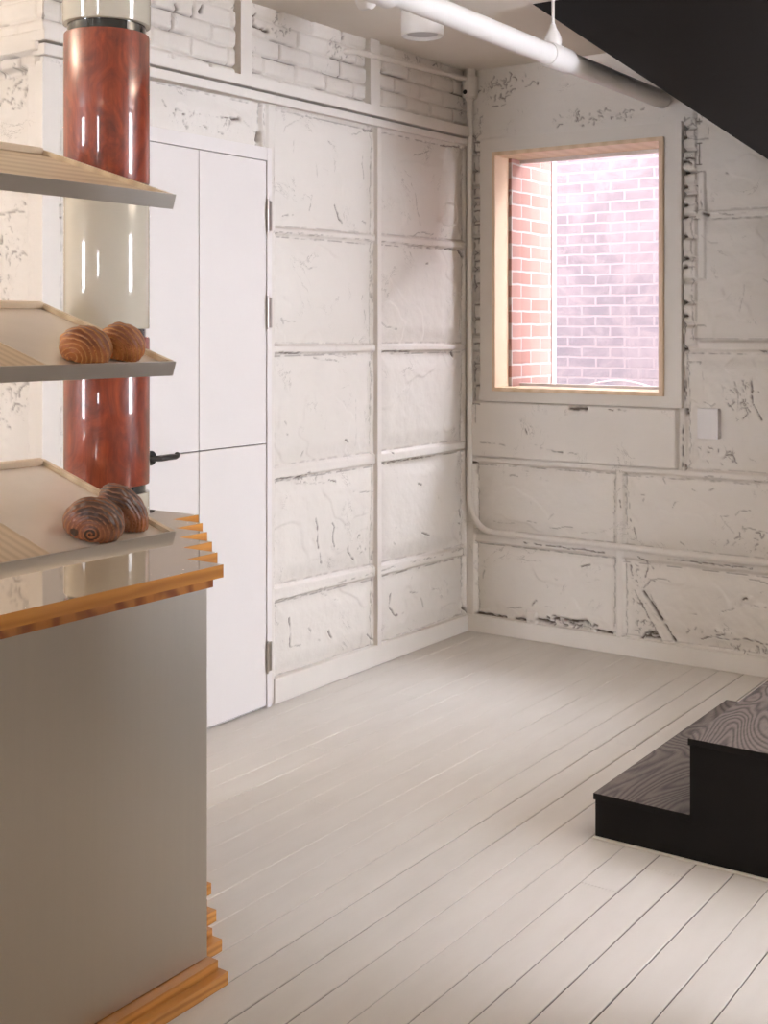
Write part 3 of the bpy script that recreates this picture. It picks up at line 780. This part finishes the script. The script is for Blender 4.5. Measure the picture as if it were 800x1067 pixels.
bmesh.ops.remove_doubles(bm, verts=bm.verts, dist=.0001)
o = from_bm('trim_6', bm, M['casing']); struct(o, 'flat white casing board around the window', 'casing')
o = box('trim_7', -.03, .0085, YL - .010, YL + .06, .001, 2.37, M['trim'], bev=.003); struct(o, 'white corner post at the outer corner left of the column', 'post')
for q in ((-.16, -.035, YL + .05, .10), (-1.7, -.035, YL + .05, YL + .15)):  # unseen backing boxes, added to stop daylight leaking at the corners
    o = box('wall_backing', q[0], q[1], q[2], q[3], 0, CEIL + .02, M['smooth_wall']); struct(o, 'solid wall core behind the painted plaster', 'wall')

# ------------------------------------------------------------------ window
wr = empty('window_1', (.6, .08, 1.2)); struct(wr, 'wood lined window looking out on brick walls', 'window')
def child_box(name, x0, x1, y0, y1, z0, z1, mat, par, bev=0):
    L = par.location; return box(name, x0 - L.x, x1 - L.x, y0 - L.y, y1 - L.y, z0 - L.z, z1 - L.z, mat, par, bev)
bm = bmesh.new(); L = wr.location; T = .018
for (a, b, c, d) in ((.165, 1.047, 2.347, 2.366), (.165, 1.047, 1.198, 1.216), (.165, .165 + T, 1.216, 2.347), (1.047 - T - .003, 1.047, 1.216, 2.347)):
    add_box(bm, a - L.x, b - L.x, -.046 - L.y, .205 - L.y, c - L.z, d - L.z, .0012)
from_bm('window_frame', bm, M['window_wood'], wr)
bm = bmesh.new()
for (a, b, c, d) in ((.183, 1.026, 2.330, 2.347), (.183, 1.026, 1.216, 1.230), (.183, .196, 1.230, 2.330), (1.013, 1.026, 1.230, 2.330)):
    add_box(bm, a - L.x, b - L.x, .178 - L.y, .205 - L.y, c - L.z, d - L.z)
from_bm('glazing_stop', bm, M['white_plastic'], wr)
child_box('pane', .190, 1.020, .188, .194, 1.224, 2.338, M['glass'], wr)

# ------------------------------------------------------------------ outside
bm = bmesh.new()
add_box(bm, -4, .20, .09, .52, -.1, 6.5); add_box(bm, 1.45, 5.6, .09, .52, -.1, 6.5); add_box(bm, 1.06, 1.45, .09, .22, -.1, 2.75); add_box(bm, .20, 1.06, .09, .50, -.1, 1.19); add_box(bm, .20, 1.06, .09, .22, 2.37, 2.75); add_box(bm, .20, 1.45, .09, .52, 2.75, 6.5)
o = from_bm('wall_exterior', bm, M['red_brick_side']); struct(o, 'red brick outer wall seen edge on through the window', 'wall')
o = box('trim_8', .15, .206, .5205, .565, 0, 2.9, M['white_plastic']); struct(o, 'white strip at the outer edge of the red brick', 'trim')
o = box('wall_neighbour', -4, 3.6, 1.7, 1.95, -.1, 3.4, M['pale_brick']); struct(o, 'sun bleached pale brick wall across the alley', 'wall')
o = box('ground', -4, 5.6, .52, 1.7, -.2, -.02, M['concrete']); struct(o, 'concrete alley ground outside', 'ground')
bm = bmesh.new(); tube(bm, [(.02 + .56 * i / 16, 1.15, 1.150 + .062 * math.sin(PI * i / 16)) for i in range(17)], .0045, 8)
tube(bm, [(.02, 1.15, 1.15), (.0, 1.16, .6), (-.02, 1.18, -.02)], .0045, 8)
tube(bm, [(.58, 1.15, 1.15), (.6, 1.16, .6), (.62, 1.18, -.02)], .0045, 8)
tag(from_bm('cable', bm, M['white_plastic'], smooth=True), 'thin pale cable looping up outside, just above the window sill', 'cable')

# ------------------------------------------------------------------ door_1
dr = empty('door_1', (0, -1.96, 0)); struct(dr, 'flush white four panel cupboard door with steel hinges', 'door')
DP = []
for (a, b) in ((-1.9605, -1.578), (-2.345, -1.9645)):
    for (c, d) in ((.012, 1.0455), (1.0495, 2.164)):
        DP.append(child_box('door_panel', -.02, .020, a, b, c, d, M['door'], dr, .0012))
bm = bmesh.new()
for q in ((-1.5755, -1.548, .002, 2.218), (-2.375, -2.3475, .002, 2.218), (-2.3475, -1.5755, 2.1665, 2.218)):
    add_box(bm, -.02, .024, q[0] + 1.96, q[1] + 1.96, q[2], q[3], .0015)
from_bm('door_frame', bm, M['door'], dr)
child_box('door_gap', -.025, .004, -2.347, -1.576, .004, 2.166, M['dark'], dr)  # near-black sheet behind the panels, standing in for shade in the gaps
for z0, z1 in ((1.890, 2.008), (1.506, 1.626), (.146, .262)):
    bm = bmesh.new(); add_box(bm, .021, .0255, -1.578 + 1.96, -1.548 + 1.96, z0, z1, .001)
    n = 5
    for k in range(n):
        za = z0 + (z1 - z0) * k / n + .001; zb = z0 + (z1 - z0) * (k + 1) / n - .001
        tube(bm, [(.029, -1.579 + 1.96, za), (.029, -1.579 + 1.96, zb)], .0058, 10)
    tube(bm, [(.029, -1.579 + 1.96, z0 - .006), (.029, -1.579 + 1.96, z1 + .006)], .0045, 10)
    o = from_bm('hinge', bm, M['hinge'], dr); smooth_by_angle(o)
bm = bmesh.new()
tube(bm, [(.020, -.255, 1.044), (.028, -.255, 1.044)], .026, 24)
tube(bm, [(.028, -.255, 1.044), (.062, -.255, 1.044), (.070, -.248, 1.044), (.071, -.215, 1.045), (.071, -.178, 1.045), (.069, -.168, 1.047), (.064, -.162, 1.054)], .0095, 12)
o = from_bm('door_handle', bm, M['gunmetal'], dr); smooth_by_angle(o); o['label'] = 'dark steel lever handle'

# ------------------------------------------------------------------ conduits and box in the corner
def thing_mesh(name, bm, mat, label, cat, smooth=True, group=None):
    o = from_bm(name, bm, mat)
    if smooth: smooth_by_angle(o, 38)
    return tag(o, label, cat, group)
bm = bmesh.new()
pts = [(.034, -.034, 2.66), (.034, -.034, 1.6), (.034, -.034, .66)] + [(.034 + .13 - .13 * math.cos(a), -.034, .66 - .155 * math.sin(a)) for a in [PI / 2 * i / 10 for i in range(1, 11)]] + [(.6, -.034, .501), (1.0, -.036, .499), (2.6, -.034, .495)]
tube(bm, pts, .0145, 16)
tube(bm, [(.24, -.034, .5045), (.30, -.034, .504)], .0175, 16)
thing_mesh('conduit', bm, M['pipe'], 'white pipe running down the room corner then bending right along the wall', 'pipe')
bm = bmesh.new()
tube(bm, [(-.01, -1.03, 2.700), (.012, -1.015, 2.702), (.028, -.985, 2.704), (.030, -.80, 2.710), (.030, -.45, 2.722), (.030, -.10, 2.733), (.03, -.066, 2.734)], .0125, 14)
thing_mesh('conduit', bm, M['pipe'], 'short white pipe sloping over the high bricks to the corner box', 'pipe')
jb = empty('junction_box', (.036, -.037, 2.70)); tag(jb, 'white painted junction box high in the room corner', 'junction box')
bm = bmesh.new(); P8 = [(.040 * math.cos(PI / 8 + PI / 4 * k), .040 * math.sin(PI / 8 + PI / 4 * k)) for k in range(8)]
prism(bm, P8, -.056, .050, .004); tube(bm, [(0, 0, .05), (0, 0, .085)], .030, 20); tube(bm, [(0, 0, -.07), (0, 0, -.056)], .021, 20)
from_bm('box_body', bm, M['pipe'], jb)
bm = bmesh.new(); tube(bm, [(-.006, -.0375, -.030), (-.006, -.0383, -.030)], .0115, 20)  # flat black disc on the face, painted shade for an open hole
o = from_bm('open_hole', bm, M['dark'], jb); o['label'] = 'open round black hole'

# sprinkler pipe under the ceiling
sp = empty('sprinkler_pipe', (1.03, 0, 2.545)); tag(sp, 'thick white pipe crossing under the ceiling to the window wall', 'pipe')
bm = bmesh.new(); tube(bm, [(0, -.012, -.008), (0, -1, -.002), (0, -2.2, .004), (0, -5.5, .006)], .040, 32); o = from_bm('pipe_run', bm, M['sprinkler'], sp); smooth_by_angle(o)
bm = bmesh.new(); tube(bm, [(0, -1.13, -.002), (0, -1.12, -.002), (0, -.97, -.002), (0, -.955, -.002)], .05, 28, rads=[.043, .0475, .0475, .043]); o = from_bm('coupling', bm, M['sprinkler'], sp); smooth_by_angle(o)
bm = bmesh.new(); tube(bm, [(0, -2.35, .004), (0, -2.34, .004), (0, -2.19, .004), (0, -2.18, .004)], .05, 28, rads=[.046, .056, .056, .046])
tube(bm, [(-.02, -2.26, -.02), (-.035, -2.26, -.035), (-.060, -2.26, -.040)], .03, 20, rads=[.034, .034, .026]); o = from_bm('coupling', bm, M['sprinkler'], sp); smooth_by_angle(o)
bm = bmesh.new(); lathe(bm, [(.032, .035), (.034, .060), (.026, .082), (.013, .105), (.010, .118), (.006, .122), (.006, .2385)], 0, -1.085, 20); o = from_bm('hanger_rod', bm, M['sprinkler'], sp); smooth_by_angle(o)

# ceiling cylinder light
cl = empty('ceiling_light', (.66, -1.43, 2.6)); tag(cl, 'white cylinder downlight on the ceiling behind the thick pipe', 'ceiling light')
bm = bmesh.new(); lathe(bm, [(.060, .012), (.072, .0), (.0790, .0), (.0810, .004), (.0810, .184)], 0, 0, 48); o = from_bm('lamp_housing', bm, M['sprinkler'], cl); smooth_by_angle(o)
bm = bmesh.new(); lathe(bm, [(.058, .010), (.058, .0125)], 0, 0, 40); from_bm('lens', bm, plain('frosted grey lens', (.60, .60, .63), .4), cl)

# blank wall box
bx = empty('switch_box', (1.252, 0, 1.084)); tag(bx, 'blank white square cover plate on the wall right of the window', 'cover plate')
bm = bmesh.new(); add_box(bm, -.046, .046, -.036, 0.01, -.066, .066, .003); from_bm('box_body', bm, M['white_plastic'], bx)
bm = bmesh.new(); add_box(bm, -.047, .047, -.040, -.0362, -.067, .067, .0015); from_bm('cover', bm, M['white_plastic'], bx)

# ------------------------------------------------------------------ stairs
st = empty('staircase', (1.63, -1.994, 0)); tag(st, 'low black wooden steps with brushed grain treads on the white floor', 'stairs')
RISE0, RISE, GO, NST = .131, .215, .2905, 2
tops = [RISE0 + RISE * i for i in range(NST)]; xs = [GO * i for i in range(NST)]; XE = xs[-1] + 2.9
prof = [(.002, .0012)]
for i in range(NST):
    prof.append((xs[i] + .002, tops[i] - .020)); prof.append(((xs[i + 1] + .002) if i < NST - 1 else XE, tops[i] - .020))
prof.append((XE, .0012))
bm = bmesh.new(); D0, D1 = .003, 1.135
a = [bm.verts.new((x, D0, z)) for x, z in prof]; b = [bm.verts.new((x, D1, z)) for x, z in prof]; n = len(prof)
bm.faces.new(a); bm.faces.new(b[::-1])
for i in range(n): bm.faces.new((a[i], b[i], b[(i + 1) % n], a[(i + 1) % n]))
from_bm('stringer', bm, M['black'], st)
for i in range(NST):
    x0 = xs[i] - .004; x1 = (xs[i + 1] + .0015) if i < NST - 1 else XE
    bm = bmesh.new(); add_box(bm, x0 - xs[i], x1 - xs[i], 0, 1.137, tops[i] - .0195, tops[i], .0022)
    t = from_bm('tread', bm, M['tread'], st); t.location.x = xs[i]; t.data.materials.append(M['black'])
    for f in t.data.polygons:
        if f.normal.z < .5: f.material_index = 1
o = box('trim_9', 1.629, 3.9, -2.006, -1.992, .0005, .006, M['trim'], bev=.002); struct(o, 'white caulk line along the foot of the black steps', 'caulk')
up = empty('stair_enclosure', (1.8, -.98, 2.1)); tag(up, 'black sloping side panel of the upper stairs under the ceiling', 'stairs')
def z_at(x): return 2.099 + (1.82 - x) * .7343
bm = bmesh.new(); L = up.location
P = [(.886, CEIL - .0005), (3.88, z_at(3.88)), (3.88, CEIL - .0005)]
a = [bm.verts.new((x - L.x, 0, z - L.z)) for x, z in P]; b = [bm.verts.new((x - L.x, .022, z - L.z)) for x, z in P]
bm.faces.new(a); bm.faces.new(b[::-1])
for i in range(3): bm.faces.new((a[i], b[i], b[(i + 1) % 3], a[(i + 1) % 3]))
from_bm('side_panel', bm, M['stair_panel'], up)
bm = bmesh.new(); P = [(.89, CEIL - .0005), (3.87, z_at(3.87) + .004), (3.87, z_at(3.87) + .10), (1.03, CEIL - .0005)]
a = [bm.verts.new((x - L.x, .022, z - L.z)) for x, z in P]; b = [bm.verts.new((x - L.x, .93, z - L.z)) for x, z in P]
bm.faces.new(a); bm.faces.new(b[::-1])
for i in range(4): bm.faces.new((a[i], b[i], b[(i + 1) % 4], a[(i + 1) % 4]))
from_bm('soffit', bm, M['black'], up)

# ------------------------------------------------------------------ counter
ct = empty('counter', (1.24, -3.6, 0)); tag(ct, 'steel fronted counter with stepped honey wood edges and glossy top', 'counter')
def plan(tx, ty, nx=.1155, ny=.1068, xb=.46, yb=-5.1):
    p = [(tx, yb)]
    for k in range(5):
        p.append((tx - nx * k, ty + ny * k)); p.append((tx - nx * (k + 1), ty + ny * k))
    p.append((tx - nx * 5, ty + ny * 5)); p.append((xb, ty + ny * 5)); p.append((xb, yb))
    return [(x - 1.24, y + 3.6) for x, y in p]
def slab(name, pts, z0, z1, mat, topmat=None):
    bm = bmesh.new(); prism(bm, pts, z0, z1, .0006 if topmat is None else 0)
    bmesh.ops.recalc_face_normals(bm, faces=bm.faces)
    if topmat:
        for f in bm.faces:
            if f.normal.z > .9: f.material_index = 1
    me = bpy.data.meshes.new(name); bm.to_mesh(me); bm.free()
    o = link(name, me, mat, ct)
    if topmat: me.materials.append(topmat)
    return o
slab('base_board', plan(1.303, -3.236), .001, .0305, M['base'])
slab('base_board', plan(1.279, -3.244), .0306, .0535, M['base'])
slab('carcass', plan(1.246, -3.255), .0536, .906, M['steel_panel'])
o = box('front_panel', .0065, .0105, -1.5, .349, .056, .905, M['steel_panel'], ct); o['label'] = 'brushed steel front panel'
slab('worktop_underlayer', plan(1.262, -3.242), .9062, .930, M['ply2'])
slab('worktop', plan(1.286, -3.234), .9302, .960, M['ply'], M['counter_top'])

# ------------------------------------------------------------------ column
cx, cy = .828, -3.166
co = empty('column', (cx, cy, .9602)); tag(co, 'glossy round cream column with two red veneer sleeves, behind the trays', 'column')
def cyl(name, prof, mat):
    prof = [(r * .984, .9603 if z < .961 else min(1.5 + (z - 1.5) * .981, CEIL - .001)) for r, z in prof]
    bm = bmesh.new(); lathe(bm, [(r, z - .9602) for r, z in prof], 0, 0, 96); o = from_bm(name, bm, mat, co); smooth_by_angle(o, 35); return o
RR = .1095
def sleeve(z0, z1, r, f=.005): return [(r - f, z0), (r - f * .3, z0 + f * .3), (r, z0 + f), (r, z1 - f), (r - f * .3, z1 - f * .3), (r - f, z1)]
cyl('column_shaft', sleeve(.9603, 1.0775, .1088, .001), M['cream'])
cyl('black_ring', [(.100, 1.0776), (.100, 1.0974)], M['blackring'])
cyl('veneer_sleeve', sleeve(1.0975, 1.480, RR), M['burl'])
cyl('black_ring', [(.100, 1.4801), (.100, 1.4999)], M['blackring'])
cyl('column_shaft', sleeve(1.50, 1.856, .1095), M['cream'])
cyl('black_ring', [(.100, 1.8561), (.100, 1.8754)], M['blackring'])
cyl('veneer_sleeve', sleeve(1.8755, 2.262, RR), M['burl'])
cyl('black_ring', [(.100, 2.2621), (.100, 2.2849)], M['blackring'])
cyl('column_shaft', sleeve(2.285, 2.9, .1125), M['cream'])

# ------------------------------------------------------------------ display trays
TILT = math.radians(17.2)
def tray(z, label, board='planks'):
    t = empty('display_tray', (1.24, -3.342, z)); t.rotation_euler = (0, TILT, 0); tag(t, label, 'tray', 'sloping display trays')
    Ln, Dp = -1.05, -.462
    box('tray_board', Dp, -.003, Ln, 0, -.030, -.012, M[board], t, .001)
    box('front_edge', -.003, .001, Ln, .001, -.034, 0, M['tray_steel'], t, .0006)['label'] = 'brushed steel front edge'
    bm = bmesh.new(); add_box(bm, Dp, -.0035, -.013, 0, -.0119, -.0005, .001); add_box(bm, Dp, Dp + .013, Ln, -.0135, -.0119, .004, .001)
    add_box(bm, Dp + .0, -.0035, Ln, Ln + .013, -.0119, -.0005, .001)
    from_bm('tray_rim', bm, M['tray'], t)
    return t
t1 = tray(1.047, 'lowest sloping wooden tray, holding two dark chocolate pastries')
t2 = tray(1.428, 'middle sloping wooden tray, holding two golden croissants')
t3 = tray(1.803, 'top sloping wooden tray, empty, in front of the upper red sleeve', 'tray')
for t in (t1, t2):
    o = box('paper_liner', -.445, -.012, -.335, -.016, -.0119, -.0112, M['sheet'], t); o['label'] = 'pale liner sheet under the pastries'
# the rack that carries the trays, beyond the left edge of the picture
rk = empty('tray_rack', (.74, -4.0, .9605)); tag(rk, 'slim steel posts carrying the sloping trays, left of the picture', 'rack')
for yy in (-.05, -.35):
    bm = bmesh.new(); tube(bm, [(0, yy, 0), (0, yy, CEIL - .9625)], .014, 16); o = from_bm('post', bm, M['hinge'], rk); smooth_by_angle(o)
    for z in (1.047, 1.428, 1.803):
        bm = bmesh.new(); zz = z - .9605
        a = Vector((.016, yy, zz - .036 + .484 * math.tan(TILT))); b = Vector((.47, yy, zz - .036 + .030 * math.tan(TILT)))
        tube(bm, [a + Vector((-.014, 0, -.006)), b + Vector((0, 0, -.006))], .005, 10); from_bm('bracket', bm, M['hinge'], rk)

# ------------------------------------------------------------------ pastries
def pastry_mat(name, low, mid, line, rough, coat, nscale):
    m, nt, b, o = new_mat(name)
    at = N(nt, 'ShaderNodeAttribute', attribute_name='layer'); hz = N(nt, 'ShaderNodeAttribute', attribute_name='bake')
    v = coords(nt); nz = noise(nt, v, nscale, 6, .7, .4)
    ad = N(nt, 'ShaderNodeMath', operation='MULTIPLY_ADD'); nt.links.new(nz, ad.inputs[0]); ad.inputs[1].default_value = .7; nt.links.new(hz.outputs['Fac'], ad.inputs[2])
    base = ramp(nt, ad.outputs[0], [(.30, mid), (.95, low)]).outputs[0]
    lf = ramp(nt, at.outputs['Fac'], [(.02, (1, 1, 1)), (.30, (.1, .1, .1)), (.5, (0, 0, 0)), (.92, (0, 0, 0)), (1, (1, 1, 1))]).outputs[0]
    ms = N(nt, 'ShaderNodeMath', operation='MULTIPLY'); nt.links.new(lf, ms.inputs[0])
    iv = N(nt, 'ShaderNodeMapRange'); nt.links.new(hz.outputs['Fac'], iv.inputs['Value']); iv.inputs['To Min'].default_value = .95; iv.inputs['To Max'].default_value = .55
    nt.links.new(iv.outputs[0], ms.inputs[1])
    c = mixc(nt, ms.outputs[0], base, line)
    ch = N(nt, 'ShaderNodeAttribute', attribute_name='choc')
    nt.links.new(mixc(nt, ch.outputs['Fac'], c, (.018, .007, .005)), b.inputs['Base Color'])
    b.inputs['Roughness'].default_value = rough; b.inputs['Coat Weight'].default_value = coat; b.inputs['Coat Roughness'].default_value = .25
    b.inputs['Subsurface Weight'].default_value = .05; b.inputs['Subsurface Radius'].default_value = (.004, .002, .001)
    bump(nt, b, nz, .35, .003); return m
M['golden'] = pastry_mat('golden baked croissant', (.17, .040, .010), (.50, .165, .034), (.78, .42, .16), .40, .2, 45)
M['choc'] = pastry_mat('dark chocolate pastry', (.050, .015, .008), (.25, .075, .026), (.47, .20, .085), .36, .5, 75)

def pastry(name, a, b, c, focal, nlay, mat, label, cat, group, loc, yaw, spiral=0, seed=0, topdark=.9, flake=.0022, lean=0, skew=0, choc=0):
    nu, nv = 168, 110
    th = np.linspace(0, 2 * PI, nu, endpoint=False); s = np.linspace(-1, 1, nv)
    s = np.sign(s) * (1 - (1 - np.abs(s)) ** 1.7)
    TH, SS = np.meshgrid(th, s)
    prof = (1 - np.abs(SS) ** 3.0) ** (1 / 2.2)
    w = a * np.cos(TH) * prof; z = c * np.sin(TH) * prof; y = b * SS
    w *= 1 + .05 * fbm(np.cos(TH) * 1.3 + 5, np.sin(TH) * 1.3 + SS, 3, seed)
    z *= 1 + .07 * fbm(np.cos(TH) * 1.5 + 2, np.sin(TH) * 1.5 + SS * .7, 3, seed + 3)
    z = z + skew * w
    z = np.where(z < -.58 * c, -.58 * c + .10 * (z + .58 * c), z)
    w += lean * z
    # domed front: push the middle of the visible end out a little
    fx, fz = focal[0] * a, focal[1] * c
    dx, dz = w - fx, z - fz; dist = np.hypot(dx, dz * 1.05) + .42 * np.maximum(y + b * .4, 0) + .0022 * fbm(w * 60 + seed, z * 60, 3, seed)
    ang = np.arctan2(dz, dx) / (2 * PI)
    f = dist / a * nlay - spiral * ang; fr = f - np.floor(f)
    saw = np.where(fr < .2, fr / .2, 1 - .75 * (fr - .2) / .8)
    nrm = np.stack([np.cos(TH) * prof / a, SS ** 3 / b * .8, np.sin(TH) * prof / c], -1); nrm /= np.linalg.norm(nrm, axis=-1, keepdims=True) + 1e-9
    amp = flake * (saw - .6) + .0010 * fbm(w * 90, z * 90 + y * 90, 3, seed + 9)
    top = sst(.1, .95, z / c + .25 * (w / a) + .25 * fbm(w * 30, y * 30 + z * 20, 3, seed + 5))
    if choc: amp = amp + top * .0035 * fbm(w * 45, y * 45 + z * 30, 4, seed + 21)
    co = np.stack([w, y, z], -1) + nrm * amp[..., None]
    zmin = co[..., 2].min(); co[..., 2] -= zmin
    verts = co.reshape(-1, 3); idx = np.arange(nu * nv).reshape(nv, nu)
    q = np.stack([idx[:-1], np.roll(idx[:-1], -1, 1), np.roll(idx[1:], -1, 1), idx[1:]], -1).reshape(-1, 4)
    me = bpy.data.meshes.new(name); me.from_pydata(verts.tolist(), [], q.tolist() + [list(map(int, idx[0][::-1])), list(map(int, idx[-1]))])
    bake = np.clip(.15 + topdark * top + .25 * fbm(w * 25, z * 25 + y * 20, 3, seed + 8), 0, 1)
    if not choc: bake = np.clip(bake + .35 * sst(-.5, .9, w / a) * .5 + .25 * sst(.35, .0, dist / a), 0, 1)
    chm = np.zeros_like(w)
    if choc:
        front = sst(-.5, -.8, SS)
        chm = front * sst(.34, .22, dist / a) * (fr > .45) * .95 + front * (np.hypot(dx + .55 * a, dz + .1 * c) < .14 * a) * .9
    for nm, arr in (('layer', fr), ('bake', bake), ('choc', chm)):
        at = me.attributes.new(nm, 'FLOAT', 'POINT'); at.data.foreach_set('value', np.clip(arr, 0, 1).astype(np.float32).ravel())
    me.update(); o = link(name, me, mat, None, True)
    o.matrix_world = Matrix.Translation(loc) @ Matrix.Rotation(TILT, 4, 'Y') @ Matrix.Rotation(yaw, 4, 'Z')
    bm = bmesh.new(); bm.from_mesh(me); bmesh.ops.recalc_face_normals(bm, faces=bm.faces); bm.to_mesh(me); bm.free()
    return tag(o, label, cat, group)
def on_tray(t, x, y):      # point on the board surface of a tray: x = distance back from the front edge
    return t.location + Matrix.Rotation(TILT, 3, 'Y') @ Vector((-x, y - t.location.y, -.0108))
PY = math.radians(47)
pastry('croissant',  .0560, .044, .0455, (-.42, -.42), 5.5, M['golden'], 'left golden brown croissant on the middle tray', 'croissant', 'croissants on the middle tray', on_tray(t2, .052, -3.567), PY, .4, 1)
pastry('croissant',  .0520, .042, .0465, (-.50, -.40), 5.5, M['golden'], 'right golden brown croissant on the middle tray, nearer the tray end', 'croissant', 'croissants on the middle tray', on_tray(t2, .066, -3.452), PY + .1, .4, 5)
pastry('chocolate_pastry', .0640, .046, .0520, (.05, -.22), 7.0, M['choc'], 'dark rolled pastry showing a chocolate swirl, left on the lowest tray', 'pastry', 'chocolate pastries on the lowest tray', on_tray(t1, .062, -3.535), PY - .15, 1.0, 11, choc=1, flake=.0022)
pastry('chocolate_pastry', .0600, .042, .0540, (-.62, -.45), 7.0, M['choc'], 'dark flaky pastry tilted behind the swirled one, right on the lowest tray', 'pastry', 'chocolate pastries on the lowest tray', on_tray(t1, .085, -3.432), PY + .15, .6, 17, choc=1, flake=.0022, skew=-.38)

# ------------------------------------------------------------------ light
w = bpy.data.worlds.new('overcast daylight'); S.world = w; w.use_nodes = True
bg = w.node_tree.nodes['Background']; bg.inputs[0].default_value = (.90, .91, 1.0, 1); bg.inputs[1].default_value = SKY
gl = bpy.data.materials.new('warm diffuser'); gl.use_nodes = True; gn = gl.node_tree; gn.nodes.clear()
e = gn.nodes.new('ShaderNodeEmission'); e.inputs[0].default_value = (1, .80, .60, 1); e.inputs[1].default_value = 1.5
oo = gn.nodes.new('ShaderNodeOutputMaterial'); gn.links.new(e.outputs[0], oo.inputs[0])
for i, (x, y) in enumerate(((3.2, -1.75), (-.3, -4.3), (3.2, -6.6))):  # unseen warm fill lights, added to brighten the ceiling and trays
    r = empty('pendant_uplight', (x, y, 2.36)); tag(r, ('hanging square uplight nearest the stairs', 'hanging square uplight behind the counter', 'hanging square uplight nearest the shop window')[i], 'pendant light', 'hanging uplights outside the picture')
    box('light_housing', -.22, .22, -.22, .22, -.05, 0, M['white_plastic'], r); box('diffuser', -.20, .20, -.20, .20, .0002, .003, gl, r)
    bm = bmesh.new(); tube(bm, [(0, 0, .003), (0, 0, CEIL - 2.361)], .006, 8); from_bm('hanging_rod', bm, M['white_plastic'], r)
    ld = bpy.data.lights.new('lamp', 'AREA'); ld.shape = 'SQUARE'; ld.size = .39; ld.energy = LAMP * (.9, .85, .15)[i]; ld.color = (1, .84, .68)
    lo = bpy.data.objects.new('lamp', ld); COL.objects.link(lo); lo.parent = r; lo.location = (0, 0, .006); lo.rotation_euler = (PI, 0, 0)
S.view_settings.exposure = EXPO
